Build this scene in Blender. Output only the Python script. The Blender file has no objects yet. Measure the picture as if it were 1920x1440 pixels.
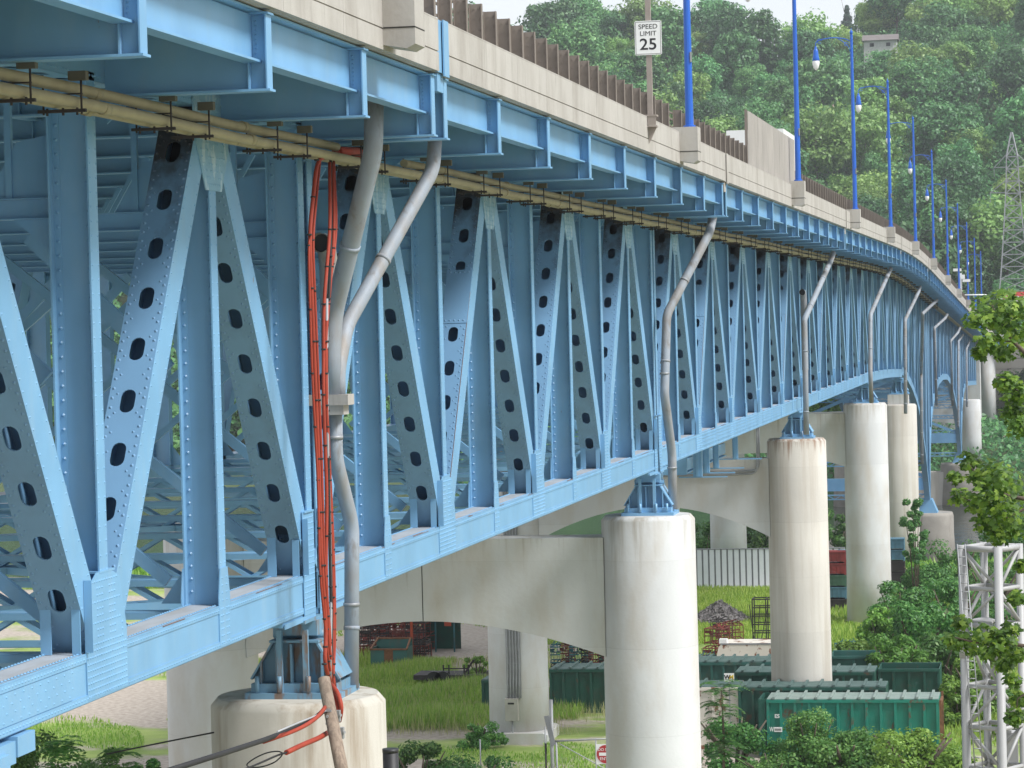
import bpy, math, random
from mathutils import Vector, Matrix
R = math.radians
random.seed(7)
S = bpy.context.scene
COL = S.collection

# ---------------------------------------------------------------- camera
F = 5500.0                                    # focal length in pixels of the 1920 wide photograph
EYE = Vector((0, 0, 19.0))
_d = Vector((1013, 145, -F)).normalized()     # the bridge runs along world +Y
_ro = R(1.45)
_k = (-math.sin(_ro)*1013 + math.cos(_ro)*145)/F
_u = Vector((-math.sin(_ro), math.cos(_ro), _k)).normalized()
_x = _d.cross(_u).normalized()
RM = Matrix((_x, _d, _u))                     # camera space -> world
cam = bpy.data.cameras.new('camera')
cam.sensor_width = 36; cam.lens = F/1920*36
cam.clip_start = 0.5; cam.clip_end = 6000
co = bpy.data.objects.new('camera', cam)
co.matrix_world = Matrix.Translation(EYE) @ RM.to_4x4()
COL.objects.link(co); S.camera = co

def ray(px, py):
    return (RM @ Vector((px-960, 720-py, -F))).normalized()
def onX(px, py, X):                           # where the line of sight meets the vertical plane x = X
    v = ray(px, py); return EYE + v*(X/v.x)
def onY(px, py, Y):
    v = ray(px, py); return EYE + v*(Y/v.y)
def onZ(px, py, Z=0.0):
    v = ray(px, py); return EYE + v*((Z-19.0)/v.z)

# ---------------------------------------------------------------- light
SUN_EL, SUN_AZ = 50.0, 108.0                  # azimuth clockwise from +Y
w = bpy.data.worlds.new("World"); S.world = w; w.use_nodes = True
nt = w.node_tree; nt.nodes.clear()
sky = nt.nodes.new('ShaderNodeTexSky'); sky.sky_type = 'NISHITA'; sky.sun_disc = False
sky.sun_elevation = R(SUN_EL); sky.sun_rotation = R(SUN_AZ); sky.dust_density = 1.5; sky.air_density = 1.0
tc = nt.nodes.new('ShaderNodeTexCoord')
nz = nt.nodes.new('ShaderNodeTexNoise'); nz.inputs['Scale'].default_value = 3.0; nz.inputs['Detail'].default_value = 6
rmp = nt.nodes.new('ShaderNodeMapRange')
rmp.inputs['From Min'].default_value = 0.25; rmp.inputs['From Max'].default_value = 0.75
rmp.inputs['To Min'].default_value = 0.72; rmp.inputs['To Max'].default_value = 0.95
mixn = nt.nodes.new('ShaderNodeMix'); mixn.data_type = 'RGBA'
mixn.inputs['B'].default_value = (6.6, 6.8, 7.1, 1)   # the cloud layer
bg = nt.nodes.new('ShaderNodeBackground'); bg.inputs['Strength'].default_value = 0.10
out = nt.nodes.new('ShaderNodeOutputWorld')
L = nt.links.new
L(tc.outputs['Generated'], nz.inputs['Vector']); L(nz.outputs['Fac'], rmp.inputs['Value'])
L(rmp.outputs['Result'], mixn.inputs['Factor']); L(sky.outputs['Color'], mixn.inputs['A'])
L(mixn.outputs['Result'], bg.inputs['Color']); L(bg.outputs['Background'], out.inputs['Surface'])
sl = bpy.data.lights.new('sun', 'SUN'); sl.energy = 2.9; sl.angle = R(14); sl.color = (1.0, 0.985, 0.965)
so = bpy.data.objects.new('sun', sl)
so.rotation_euler = (R(90-SUN_EL), 0, R(180-SUN_AZ)); COL.objects.link(so)
S.view_settings.view_transform = 'Standard'; S.view_settings.look = 'None'
S.view_settings.exposure = 0.68; S.view_settings.gamma = 1.0
try: S.view_settings.use_curve_mapping = False
except Exception: pass
S.render.engine = 'CYCLES'
S.cycles.max_bounces = 6; S.cycles.diffuse_bounces = 3; S.cycles.transparent_max_bounces = 8

# ---------------------------------------------------------------- objects
def tag(o, label=None, cat=None, group=None, kind=None):
    if label: o['label'] = label
    if cat: o['category'] = cat
    if group: o['group'] = group
    if kind: o['kind'] = kind
    return o
def empty(name, loc=(0, 0, 0), rz=0.0):
    o = bpy.data.objects.new(name, None); o.location = loc; o.rotation_euler.z = rz
    o.empty_display_size = 0.3; COL.objects.link(o); return o
def link(name, mesh, parent=None, loc=(0, 0, 0)):
    o = bpy.data.objects.new(name, mesh); COL.objects.link(o)
    if parent: o.parent = parent
    o.location = loc; return o
def copy_tree(o, parent=None):
    c = o.copy(); COL.objects.link(c); c.parent = parent
    for ch in list(o.children): copy_tree(ch, c)
    return c

class MB:
    """collects faces; build() links them as one mesh object"""
    def __init__(s): s.v = []; s.f = []; s.sm = []; s.mi = []; s.m = 0
    def face(s, pts, sm=False):
        n = len(s.v); s.v += [tuple(p) for p in pts]; s.f.append(tuple(range(n, n+len(pts)))); s.sm.append(sm); s.mi.append(s.m)
    def idx(s, base, fs, sm=False):
        for f in fs: s.f.append(tuple(base+i for i in f)); s.sm.append(sm); s.mi.append(s.m)
    def box(s, a, b):
        x0, y0, z0 = a; x1, y1, z1 = b
        if x0 > x1: x0, x1 = x1, x0
        if y0 > y1: y0, y1 = y1, y0
        if z0 > z1: z0, z1 = z1, z0
        n = len(s.v)
        s.v += [(x0,y0,z0),(x1,y0,z0),(x1,y1,z0),(x0,y1,z0),(x0,y0,z1),(x1,y0,z1),(x1,y1,z1),(x0,y1,z1)]
        s.idx(n, [(3,2,1,0),(4,5,6,7),(0,1,5,4),(1,2,6,5),(2,3,7,6),(3,0,4,7)])
    def obox(s, c, ax, ay, az):
        """box with centre c and half-axis vectors"""
        c = Vector(c); ax = Vector(ax); ay = Vector(ay); az = Vector(az); n = len(s.v)
        if ax.cross(ay).dot(az) < 0: ax = -ax
        for sz in (-1, 1):
            for sx, sy in ((-1,-1),(1,-1),(1,1),(-1,1)):
                s.v.append(tuple(c + ax*sx + ay*sy + az*sz))
        s.idx(n, [(3,2,1,0),(4,5,6,7),(0,1,5,4),(1,2,6,5),(2,3,7,6),(3,0,4,7)])
    def bar(s, p, q, w, h=None, up=(0, 0, 1)):
        """rectangular bar from p to q, w across, h along up"""
        h = h or w; p = Vector(p); q = Vector(q); d = q-p
        if d.length < 1e-6: return
        dn = d.normalized(); up = Vector(up)
        if abs(dn.dot(up)) > 0.99: up = Vector((1, 0, 0))
        sx = dn.cross(up).normalized(); uy = sx.cross(dn).normalized()
        s.obox((p+q)/2, sx*w/2, uy*h/2, d/2)
    def prism(s, poly, axis, a, b):
        """poly in the two other axes (order x,y,z without axis), extruded from a to b"""
        n = len(poly); ar = 0
        for i in range(n):
            p, q = poly[i], poly[(i+1) % n]; ar += p[0]*q[1]-q[0]*p[1]
        if ar < 0: poly = poly[::-1]
        def mk(p, t): return (t, p[0], p[1]) if axis == 0 else ((p[0], t, p[1]) if axis == 1 else (p[0], p[1], t))
        if a > b: a, b = b, a
        base = len(s.v)
        s.v += [mk(p, a) for p in poly] + [mk(p, b) for p in poly]
        lo = tuple(range(n-1, -1, -1)); hi = tuple(range(n, 2*n))
        sd = [(i, (i+1) % n, n+(i+1) % n, n+i) for i in range(n)]
        fs = [lo, hi] + sd
        if axis == 1: fs = [tuple(reversed(f)) for f in fs]
        s.idx(base, fs)
    def tube(s, path, r, n=10, caps=True, sm=True):
        P = [Vector(p) for p in path]; rr = r if isinstance(r, (list, tuple)) else [r]*len(P)
        base = len(s.v); up = None
        for i, p in enumerate(P):
            if i == 0: t = P[1]-P[0]
            elif i == len(P)-1: t = P[-1]-P[-2]
            else: t = (P[i+1]-P[i]).normalized() + (P[i]-P[i-1]).normalized()
            t.normalize()
            if up is None:
                up = Vector((0, 0, 1)) if abs(t.z) < 0.9 else Vector((1, 0, 0))
            a = t.cross(up)
            if a.length < 1e-4: a = t.cross(Vector((0, 1, 0)))
            a.normalize(); b = a.cross(t).normalized(); up = b
            for k in range(n):
                an = 2*math.pi*k/n; s.v.append(tuple(p + (a*math.cos(an) + b*math.sin(an))*rr[i]))
        fs = []
        for i in range(len(P)-1):
            for k in range(n):
                k2 = (k+1) % n; fs.append((i*n+k, i*n+k2, (i+1)*n+k2, (i+1)*n+k))
        s.idx(base, fs, sm)
        if caps:
            s.idx(base, [tuple(range(n-1, -1, -1))]); s.idx(base+(len(P)-1)*n, [tuple(range(n))])
    def lathe(s, prof, n=24, c=(0, 0, 0), sm=True):
        """prof: (radius, z) list"""
        base = len(s.v)
        for r, z in prof:
            for k in range(n):
                a = 2*math.pi*k/n; s.v.append((c[0]+r*math.cos(a), c[1]+r*math.sin(a), c[2]+z))
        fs = []
        for i in range(len(prof)-1):
            for k in range(n):
                k2 = (k+1) % n; fs.append((i*n+k, i*n+k2, (i+1)*n+k2, (i+1)*n+k))
        s.idx(base, fs, sm)
        s.idx(base, [tuple(range(n-1, -1, -1))]); s.idx(base+(len(prof)-1)*n, [tuple(range(n))])
    def rivet(s, p, nrm, r=0.02):
        r = r*1.3; p = Vector(p); nrm = Vector(nrm); t = nrm.orthogonal().normalized(); b = nrm.cross(t); n = len(s.v)
        for k in range(5):
            a = 2*math.pi*k/5; s.v.append(tuple(p + (t*math.cos(a)+b*math.sin(a))*r))
        s.v.append(tuple(p + nrm*r*0.75))
        s.idx(n, [(k, (k+1) % 5, 5) for k in range(5)])
    def mesh(s, name, mats):
        me = bpy.data.meshes.new(name); me.from_pydata(s.v, [], s.f)
        if not isinstance(mats, (list, tuple)): mats = [mats]
        for m in mats: me.materials.append(m)
        me.polygons.foreach_set('use_smooth', s.sm)
        if len(mats) > 1: me.polygons.foreach_set('material_index', s.mi)
        me.update(); return me
    def build(s, name, mats, parent=None, loc=(0, 0, 0)):
        return link(name, s.mesh(name, mats), parent, loc)

# ---------------------------------------------------------------- materials
MAT = {}
def mat(name, col, rough=0.6, metal=0.0, var=0.12, scale=2.0, stain=None, stain_amt=0.0, stain_scale=(1, 1, 1),
        stain_lo=0.55, stain_hi=0.75, bump=0.0, bscale=20.0, zband=None, spec=0.5, fine=None, stain2=None, seam=0):
    """painted / concrete surface: base colour with patchy tone, an optional stain with a shape of its own, optional bump.
    zband=(z0, z1): the stain only lies between these object heights (run-off and soot near a top edge)."""
    m = bpy.data.materials.new(name); m.use_nodes = True; nt = m.node_tree; N = nt.nodes; L = nt.links.new
    b = N['Principled BSDF']; b.inputs['Roughness'].default_value = rough; b.inputs['Metallic'].default_value = metal
    if 'Specular IOR Level' in b.inputs: b.inputs['Specular IOR Level'].default_value = spec
    tc = N.new('ShaderNodeTexCoord')
    oi = N.new('ShaderNodeObjectInfo'); om = N.new('ShaderNodeMath'); om.operation = 'MULTIPLY'; om.inputs[1].default_value = 61.0; L(oi.outputs['Random'], om.inputs[0])
    va = N.new('ShaderNodeVectorMath'); va.operation = 'ADD'; L(tc.outputs['Object'], va.inputs[0]); L(om.outputs[0], va.inputs[1]); CO = va.outputs['Vector']
    n1 = N.new('ShaderNodeTexNoise'); n1.inputs['Scale'].default_value = scale; n1.inputs['Detail'].default_value = 6
    L(CO, n1.inputs['Vector'])
    r1 = N.new('ShaderNodeMapRange'); r1.inputs['From Min'].default_value = 0.3; r1.inputs['From Max'].default_value = 0.7
    r1.inputs['To Min'].default_value = 1-var; r1.inputs['To Max'].default_value = 1+var
    L(n1.outputs['Fac'], r1.inputs['Value'])
    mul = N.new('ShaderNodeVectorMath'); mul.operation = 'SCALE'; mul.inputs[0].default_value = col[:3]
    L(r1.outputs['Result'], mul.inputs['Scale']); last = mul.outputs['Vector']
    if fine:
        n3 = N.new('ShaderNodeTexNoise'); n3.inputs['Scale'].default_value = fine; n3.inputs['Detail'].default_value = 3
        L(tc.outputs['Object'], n3.inputs['Vector'])
        r3 = N.new('ShaderNodeMapRange'); r3.inputs['To Min'].default_value = 0.7; r3.inputs['To Max'].default_value = 1.3
        L(n3.outputs['Fac'], r3.inputs['Value'])
        m3 = N.new('ShaderNodeVectorMath'); m3.operation = 'SCALE'; L(last, m3.inputs[0]); L(r3.outputs['Result'], m3.inputs['Scale']); last = m3.outputs['Vector']
    if stain:
        mp = N.new('ShaderNodeMapping'); mp.inputs['Scale'].default_value = stain_scale
        L(CO, mp.inputs['Vector'])
        n2 = N.new('ShaderNodeTexNoise'); n2.inputs['Scale'].default_value = 1.0; n2.inputs['Detail'].default_value = 8
        n2.inputs['Roughness'].default_value = 0.6
        L(mp.outputs['Vector'], n2.inputs['Vector'])
        src = n2.outputs['Fac']
        if zband:
            sx = N.new('ShaderNodeSeparateXYZ'); L(tc.outputs['Object'], sx.inputs['Vector'])
            rz = N.new('ShaderNodeMapRange'); rz.inputs['From Min'].default_value = zband[0]; rz.inputs['From Max'].default_value = zband[1]
            rz.inputs['To Min'].default_value = -0.35; rz.inputs['To Max'].default_value = 0.35; L(sx.outputs['Z'], rz.inputs['Value'])
            ad = N.new('ShaderNodeMath'); ad.operation = 'ADD'; L(src, ad.inputs[0]); L(rz.outputs['Result'], ad.inputs[1]); src = ad.outputs[0]
        r2 = N.new('ShaderNodeMapRange'); r2.inputs['From Min'].default_value = stain_lo; r2.inputs['From Max'].default_value = stain_hi
        r2.inputs['To Min'].default_value = 0; r2.inputs['To Max'].default_value = stain_amt
        L(src, r2.inputs['Value'])
        mx = N.new('ShaderNodeMix'); mx.data_type = 'RGBA'; mx.inputs['B'].default_value = (*stain[:3], 1)
        L(r2.outputs['Result'], mx.inputs['Factor']); L(last, mx.inputs['A']); last = mx.outputs['Result']
    if stain2:
        c2, am2, sc2, lo2, hi2, zb2 = stain2
        mp = N.new('ShaderNodeMapping'); mp.inputs['Scale'].default_value = sc2; mp.inputs['Location'].default_value = (3.1, 7.7, 1.3)
        L(CO, mp.inputs['Vector'])
        n2 = N.new('ShaderNodeTexNoise'); n2.inputs['Scale'].default_value = 1.0; n2.inputs['Detail'].default_value = 7; n2.inputs['Roughness'].default_value = 0.65
        L(mp.outputs['Vector'], n2.inputs['Vector']); src = n2.outputs['Fac']
        if zb2:
            sx = N.new('ShaderNodeSeparateXYZ'); L(tc.outputs['Object'], sx.inputs['Vector'])
            rz = N.new('ShaderNodeMapRange'); rz.inputs['From Min'].default_value = zb2[0]; rz.inputs['From Max'].default_value = zb2[1]
            rz.inputs['To Min'].default_value = -0.25; rz.inputs['To Max'].default_value = 0.12; L(sx.outputs['Z'], rz.inputs['Value'])
            ad = N.new('ShaderNodeMath'); ad.operation = 'ADD'; L(src, ad.inputs[0]); L(rz.outputs['Result'], ad.inputs[1]); src = ad.outputs[0]
        r2 = N.new('ShaderNodeMapRange'); r2.inputs['From Min'].default_value = lo2; r2.inputs['From Max'].default_value = hi2
        r2.inputs['To Min'].default_value = 0; r2.inputs['To Max'].default_value = am2; L(src, r2.inputs['Value'])
        mx = N.new('ShaderNodeMix'); mx.data_type = 'RGBA'; mx.inputs['B'].default_value = (*c2, 1)
        L(r2.outputs['Result'], mx.inputs['Factor']); L(last, mx.inputs['A']); last = mx.outputs['Result']
    if seam:                                    # pour joints between formwork lifts
        sx = N.new('ShaderNodeSeparateXYZ'); L(tc.outputs['Object'], sx.inputs['Vector'])
        dv = N.new('ShaderNodeMath'); dv.operation = 'DIVIDE'; dv.inputs[1].default_value = seam; L(sx.outputs['Z'], dv.inputs[0])
        fr = N.new('ShaderNodeMath'); fr.operation = 'FRACT'; L(dv.outputs[0], fr.inputs[0])
        lt = N.new('ShaderNodeMath'); lt.operation = 'LESS_THAN'; lt.inputs[1].default_value = 0.009; L(fr.outputs[0], lt.inputs[0])
        fl = N.new('ShaderNodeMath'); fl.operation = 'FLOOR'; L(dv.outputs[0], fl.inputs[0])
        wn = N.new('ShaderNodeTexWhiteNoise'); wn.noise_dimensions = '1D'; L(fl.outputs[0], wn.inputs['W'])
        tone = N.new('ShaderNodeMapRange'); tone.inputs['To Min'].default_value = 0.965; tone.inputs['To Max'].default_value = 1.025; L(wn.outputs['Value'], tone.inputs['Value'])
        sb = N.new('ShaderNodeMath'); sb.operation = 'MULTIPLY_ADD'; sb.inputs[1].default_value = -0.08; L(lt.outputs[0], sb.inputs[0]); L(tone.outputs['Result'], sb.inputs[2])
        vs = N.new('ShaderNodeVectorMath'); vs.operation = 'SCALE'; L(last, vs.inputs[0]); L(sb.outputs[0], vs.inputs['Scale']); last = vs.outputs['Vector']
    L(last, b.inputs['Base Color'])
    if bump:
        nb = N.new('ShaderNodeTexNoise'); nb.inputs['Scale'].default_value = bscale; nb.inputs['Detail'].default_value = 5
        L(tc.outputs['Object'], nb.inputs['Vector'])
        bm = N.new('ShaderNodeBump'); bm.inputs['Strength'].default_value = bump; bm.inputs['Distance'].default_value = 0.02
        L(nb.outputs['Fac'], bm.inputs['Height']); L(bm.outputs['Normal'], b.inputs['Normal'])
    MAT[name] = m; return m
BLUE = (0.175, 0.375, 0.595)
RS = ((0.20, 0.10, 0.05), 0.8, (2.2, 2.2, 1.1), 0.705, 0.74, None)
mat('steel_blue', BLUE, 0.38, var=0.09, scale=1.1, stain2=RS, stain=(0.26, 0.41, 0.55), stain_amt=0.5, stain_scale=(3, 3, 0.8), stain_lo=0.5, stain_hi=0.8, bump=0.06, bscale=3)
mat('steel_blue_rust', BLUE, 0.45, var=0.06, scale=0.9, stain=(0.22, 0.11, 0.05), stain_amt=0.75, stain_scale=(5, 5, 0.9), stain_lo=0.62, stain_hi=0.72, bump=0.06, bscale=3)
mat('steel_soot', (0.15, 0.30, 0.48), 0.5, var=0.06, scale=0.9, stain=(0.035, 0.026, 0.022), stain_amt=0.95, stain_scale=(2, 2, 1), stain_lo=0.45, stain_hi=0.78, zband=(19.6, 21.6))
mat('steel_ground_reflect', (0.165, 0.315, 0.48), 0.5, stain2=RS, var=0.05, scale=0.9, stain=(0.11, 0.18, 0.25), stain_amt=0.5, stain_scale=(2, 2, 1), stain_lo=0.45, stain_hi=0.8)  # blue greyed to paint in ground reflection on downward-facing plates; rust specks on top
mat('steel_chalk', (0.20, 0.38, 0.53), 0.6, var=0.08, scale=2, stain=(0.42, 0.57, 0.66), stain_amt=0.75, stain_scale=(7, 7, 3), stain_lo=0.5, stain_hi=0.62, bump=0.2, bscale=14)
mat('chord_top', (0.34, 0.38, 0.43), 0.7, var=0.1, scale=1.2, stain=(0.25, 0.24, 0.22), stain_amt=0.5, stain_scale=(4, 1, 4), stain_lo=0.45, stain_hi=0.7)
mat('rust', (0.17, 0.075, 0.035), 0.85, var=0.3, scale=6, stain=(0.30, 0.15, 0.07), stain_amt=0.7, stain_scale=(9, 9, 4))
mat('concrete', (0.55, 0.56, 0.56), 0.85, var=0.05, scale=0.6, stain=(0.45, 0.41, 0.35), stain_amt=0.75, seam=2.44, stain2=((0.24, 0.20, 0.14), 0.6, (3.5, 3.5, 0.16), 0.55, 0.75, (9.5, 13.4)), stain_scale=(0.8, 0.8, 0.3), stain_lo=0.44, stain_hi=0.70, bump=0.25, bscale=9)
mat('concrete_drip', (0.48, 0.455, 0.40), 0.88, var=0.06, scale=0.6, stain=(0.19, 0.13, 0.07), stain_amt=0.85, stain_scale=(3.5, 3.5, 0.25), stain_lo=0.47, stain_hi=0.75, bump=0.25, bscale=9)
mat('concrete_stained', (0.54, 0.515, 0.47), 0.88, var=0.06, scale=0.6, seam=2.44, stain2=((0.20, 0.10, 0.05), 0.8, (4.5, 4.5, 0.25), 0.52, 0.72, (11.8, 13.4)), stain=(0.31, 0.25, 0.18), stain_amt=0.8, stain_scale=(1.3, 1.3, 0.07), stain_lo=0.46, stain_hi=0.74, bump=0.25, bscale=9)
mat('parapet_concrete', (0.43, 0.41, 0.38), 0.85, var=0.06, scale=0.5, stain=(0.27, 0.245, 0.215), stain_amt=0.7, stain2=((0.17, 0.15, 0.125), 0.6, (4, 4, 0.6), 0.56, 0.78, None), stain_scale=(1.2, 1.2, 0.5), stain_lo=0.42, stain_hi=0.72, bump=0.25, bscale=9)
mat('dark_joint', (0.03, 0.028, 0.025), 0.95)
mat('conduit_tan', (0.31, 0.275, 0.165), 0.65, var=0.10, scale=3, stain=(0.16, 0.12, 0.07), stain_amt=0.45, stain_scale=(6, 0.5, 6), stain_lo=0.5, stain_hi=0.75)
mat('hanger', (0.035, 0.028, 0.025), 0.8)
mat('pipe_grey', (0.28, 0.32, 0.37), 0.6, stain2=((0.16, 0.13, 0.10), 0.6, (3, 3, 1.2), 0.56, 0.66, None), metal=0.0, var=0.10, scale=1.5, stain=(0.26, 0.225, 0.19), stain_amt=0.8, stain_scale=(2, 2, 0.7), stain_lo=0.45, stain_hi=0.68)
mat('pipe_black', (0.02, 0.02, 0.022), 0.5)
mat('rail_brown', (0.19, 0.16, 0.137), 0.6, var=0.12, scale=2)
mat('screen_grey', (0.41, 0.385, 0.36), 0.7, var=0.10, scale=0.7, stain=(0.22, 0.20, 0.18), stain_amt=0.6, stain_scale=(6, 6, 0.3))
mat('lamp_blue', (0.014, 0.11, 0.50), 0.35, var=0.04)
mat('white_paint', (0.78, 0.79, 0.78), 0.4, var=0.03)
mat('galv', (0.30, 0.31, 0.32), 0.5, metal=0.2, var=0.1, scale=3)
mat('black_paint', (0.012, 0.012, 0.014), 0.5)
mat('red_cable', (0.32, 0.038, 0.016), 0.7, var=0.1, scale=3)
mat('cable_black', (0.018, 0.018, 0.02), 0.75)
mat('cable_grey', (0.35, 0.36, 0.38), 0.5)
mat('post_brown', (0.30, 0.26, 0.235), 0.8, var=0.1, scale=4)
mat('wood', (0.27, 0.21, 0.16), 0.9, var=0.15, scale=4, stain=(0.14, 0.10, 0.075), stain_amt=0.6, stain_scale=(25, 25, 1.2), stain_lo=0.45, stain_hi=0.6, bump=0.5, bscale=14)
mat('asphalt', (0.06, 0.06, 0.06), 0.9)
mat('box_olive', (0.10, 0.095, 0.07), 0.7)
mat('bearing_rust', (0.14, 0.28, 0.40), 0.5, var=0.1, scale=1.5, stain=(0.20, 0.10, 0.035), stain_amt=0.8, stain_scale=(5, 5, 1.1), stain_lo=0.50, stain_hi=0.62)
mat('stone', (0.29, 0.27, 0.24), 0.9, var=0.15, scale=0.8, stain=(0.12, 0.10, 0.08), stain_amt=0.6, stain_scale=(1, 1, 0.2), bump=0.4, bscale=4)
mat('box_grey', (0.34, 0.33, 0.29), 0.5)
mat('far_wall', (0.33, 0.31, 0.28), 0.9, var=0.08, scale=0.2, stain=(0.22, 0.20, 0.17), stain_amt=0.6, stain_scale=(0.3, 0.3, 0.05))
mat('dumpster_green', (0.015, 0.20, 0.145), 0.45, stain2=((0.12, 0.055, 0.03), 0.85, (2.0, 2.0, 1.0), 0.60, 0.66, None), var=0.10, scale=1.2, stain=(0.10, 0.09, 0.06), stain_amt=0.5, stain_scale=(1.5, 1.5, 1.0), stain_lo=0.55, stain_hi=0.75)
mat('dumpster_dark', (0.010, 0.075, 0.055), 0.5, stain2=((0.10, 0.05, 0.03), 0.8, (1.7, 1.7, 1.0), 0.60, 0.68, None), var=0.15, scale=1.0, stain=(0.05, 0.05, 0.04), stain_amt=0.6, stain_scale=(1.5, 1.5, 1.0), stain_lo=0.5, stain_hi=0.75)
mat('dumpster_teal', (0.03, 0.12, 0.105), 0.5, var=0.15, scale=1.0, stain=(0.12, 0.08, 0.05), stain_amt=0.6, stain_scale=(1.5, 1.5, 1.0), stain_lo=0.5, stain_hi=0.7)
mat('lid_dark', (0.07, 0.12, 0.11), 0.7, var=0.2, scale=2.0, stain=(0.14, 0.15, 0.14), stain_amt=0.6, stain_scale=(2, 2, 2))
mat('dumpster_lid', (0.21, 0.27, 0.245), 0.7, var=0.2, scale=2.0, stain=(0.15, 0.13, 0.10), stain_amt=0.6, stain_scale=(2, 2, 2))
mat('rusty_white', (0.66, 0.62, 0.55), 0.6, var=0.05, scale=1.0, stain=(0.20, 0.07, 0.03), stain_amt=0.95, stain_scale=(1.8, 1.8, 1.0), stain_lo=0.56, stain_hi=0.60)
mat('rack_red', (0.20, 0.035, 0.028), 0.8, var=0.3, scale=2.0, stain=(0.09, 0.045, 0.03), stain_amt=0.8, stain_scale=(3, 3, 3), stain_lo=0.4, stain_hi=0.6)
mat('rack_orange', (0.35, 0.06, 0.025), 0.8, var=0.2, scale=2.0)
mat('rack_teal', (0.03, 0.13, 0.15), 0.8, var=0.3, scale=2.0, stain=(0.10, 0.05, 0.03), stain_amt=0.7, stain_scale=(3, 3, 3))
mat('rack_dark', (0.035, 0.03, 0.03), 0.8, var=0.3, scale=2.0)
mat('bin_blue', (0.07, 0.17, 0.24), 0.6, var=0.2); mat('bin_red', (0.22, 0.03, 0.03), 0.6, var=0.2); mat('bin_green', (0.05, 0.12, 0.08), 0.6, var=0.2)
mat('sheet_white', (0.66, 0.70, 0.74), 0.35, var=0.03); mat('sheet_dark', (0.22, 0.23, 0.25), 0.5)
mat('billboard_red', (0.60, 0.05, 0.05), 0.5); mat('sign_red', (0.42, 0.03, 0.035), 0.5); mat('wm_yellow', (0.7, 0.5, 0.05), 0.5); mat('wm_green', (0.03, 0.2, 0.07), 0.5)
mat('tower_white', (0.37, 0.37, 0.37), 0.5, var=0.05, scale=2, stain=(0.35, 0.33, 0.30), stain_amt=0.4, stain_scale=(3, 3, 0.6))
mat('bark', (0.11, 0.085, 0.065), 0.95, var=0.25, scale=5, bump=0.6, bscale=12)
mat('gravel', (0.24, 0.22, 0.22), 0.95, var=0.3, scale=9, fine=14)
mat('roof_grey', (0.16, 0.14, 0.135), 0.9); mat('house_wall', (0.5, 0.5, 0.48), 0.8)
mat('rail_rust', (0.14, 0.09, 0.07), 0.8); mat('ballast', (0.20, 0.17, 0.15), 0.95, var=0.3, scale=3)
# ================================================================ THE BRIDGE
HP = 4.87                                     # half a truss panel
XT, XTI = -11.0, -11.5                        # near truss, outer and inner face
XF, XFI = -24.2, -23.7                        # far truss
XM = (XT+XF)/2
P1 = 42.85; DY = 0.35; P2 = P1+8*HP; P3 = P2+10*HP; P4 = P3+10*HP; P5 = P4+8*HP
P0 = P1-8*HP
YEND = 429.0
ZB0, ZB1 = 14.72, 15.29                       # bottom chord
ZT0, ZT1 = 21.93, 22.55                       # top chord
ZNB, ZNT = 15.0, 22.2                         # node heights
def zp(y):                                    # the road's fall beyond the crest
    if y < 170: return 0.0
    if y < 230: return -0.000271*(y-170)**2
    return -0.976-0.0325*(y-230)
HB = [(218.6,-4.45),(226,-5.0),(234,-6.0),(242,-7.4),(249,-9.4),(255.4,-12.2),(260,-15),(263,-17.2)]
HB2 = [(263,-17.2),(265,-12.6),(269,-10.2),(275,-8.4),(288,-7.0),(300,-6.8),(312,-7.1),(327,-8.3),(340,-11.1),(348,-13.4),(355,-17.6)]
HB3 = [(355,-17.6),(357,-14.5),(361,-12),(368,-10.3),(377,-9.5),(400,-10.0),(429,-10.7)]
def lerp(tab, y):
    if y <= tab[0][0]: return tab[0][1]
    for (a, va), (b, vb) in zip(tab, tab[1:]):
        if y <= b: return va+(vb-va)*(y-a)/(b-a)
    return tab[-1][1]
def zbot(y):                                  # height of the bottom chord
    if y <= P5: return ZNB+zp(y)
    return 19+(lerp(HB, y) if y < 263 else lerp(HB2, y) if y < 355 else lerp(HB3, y))

bridge = empty('truss_bridge', (XM, P1, 0))
tag(bridge, 'long light blue riveted steel deck truss bridge carrying a road with a concrete parapet', 'bridge')
def blink(name, mesh, parent, loc=(0, 0, 0)):
    """child with a world position (parents are never rotated)"""
    o = link(name, mesh, parent); pl = Vector((0, 0, 0)); p = parent
    while p: pl += p.location; p = p.parent
    o.location = Vector(loc)-pl; return o

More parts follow.
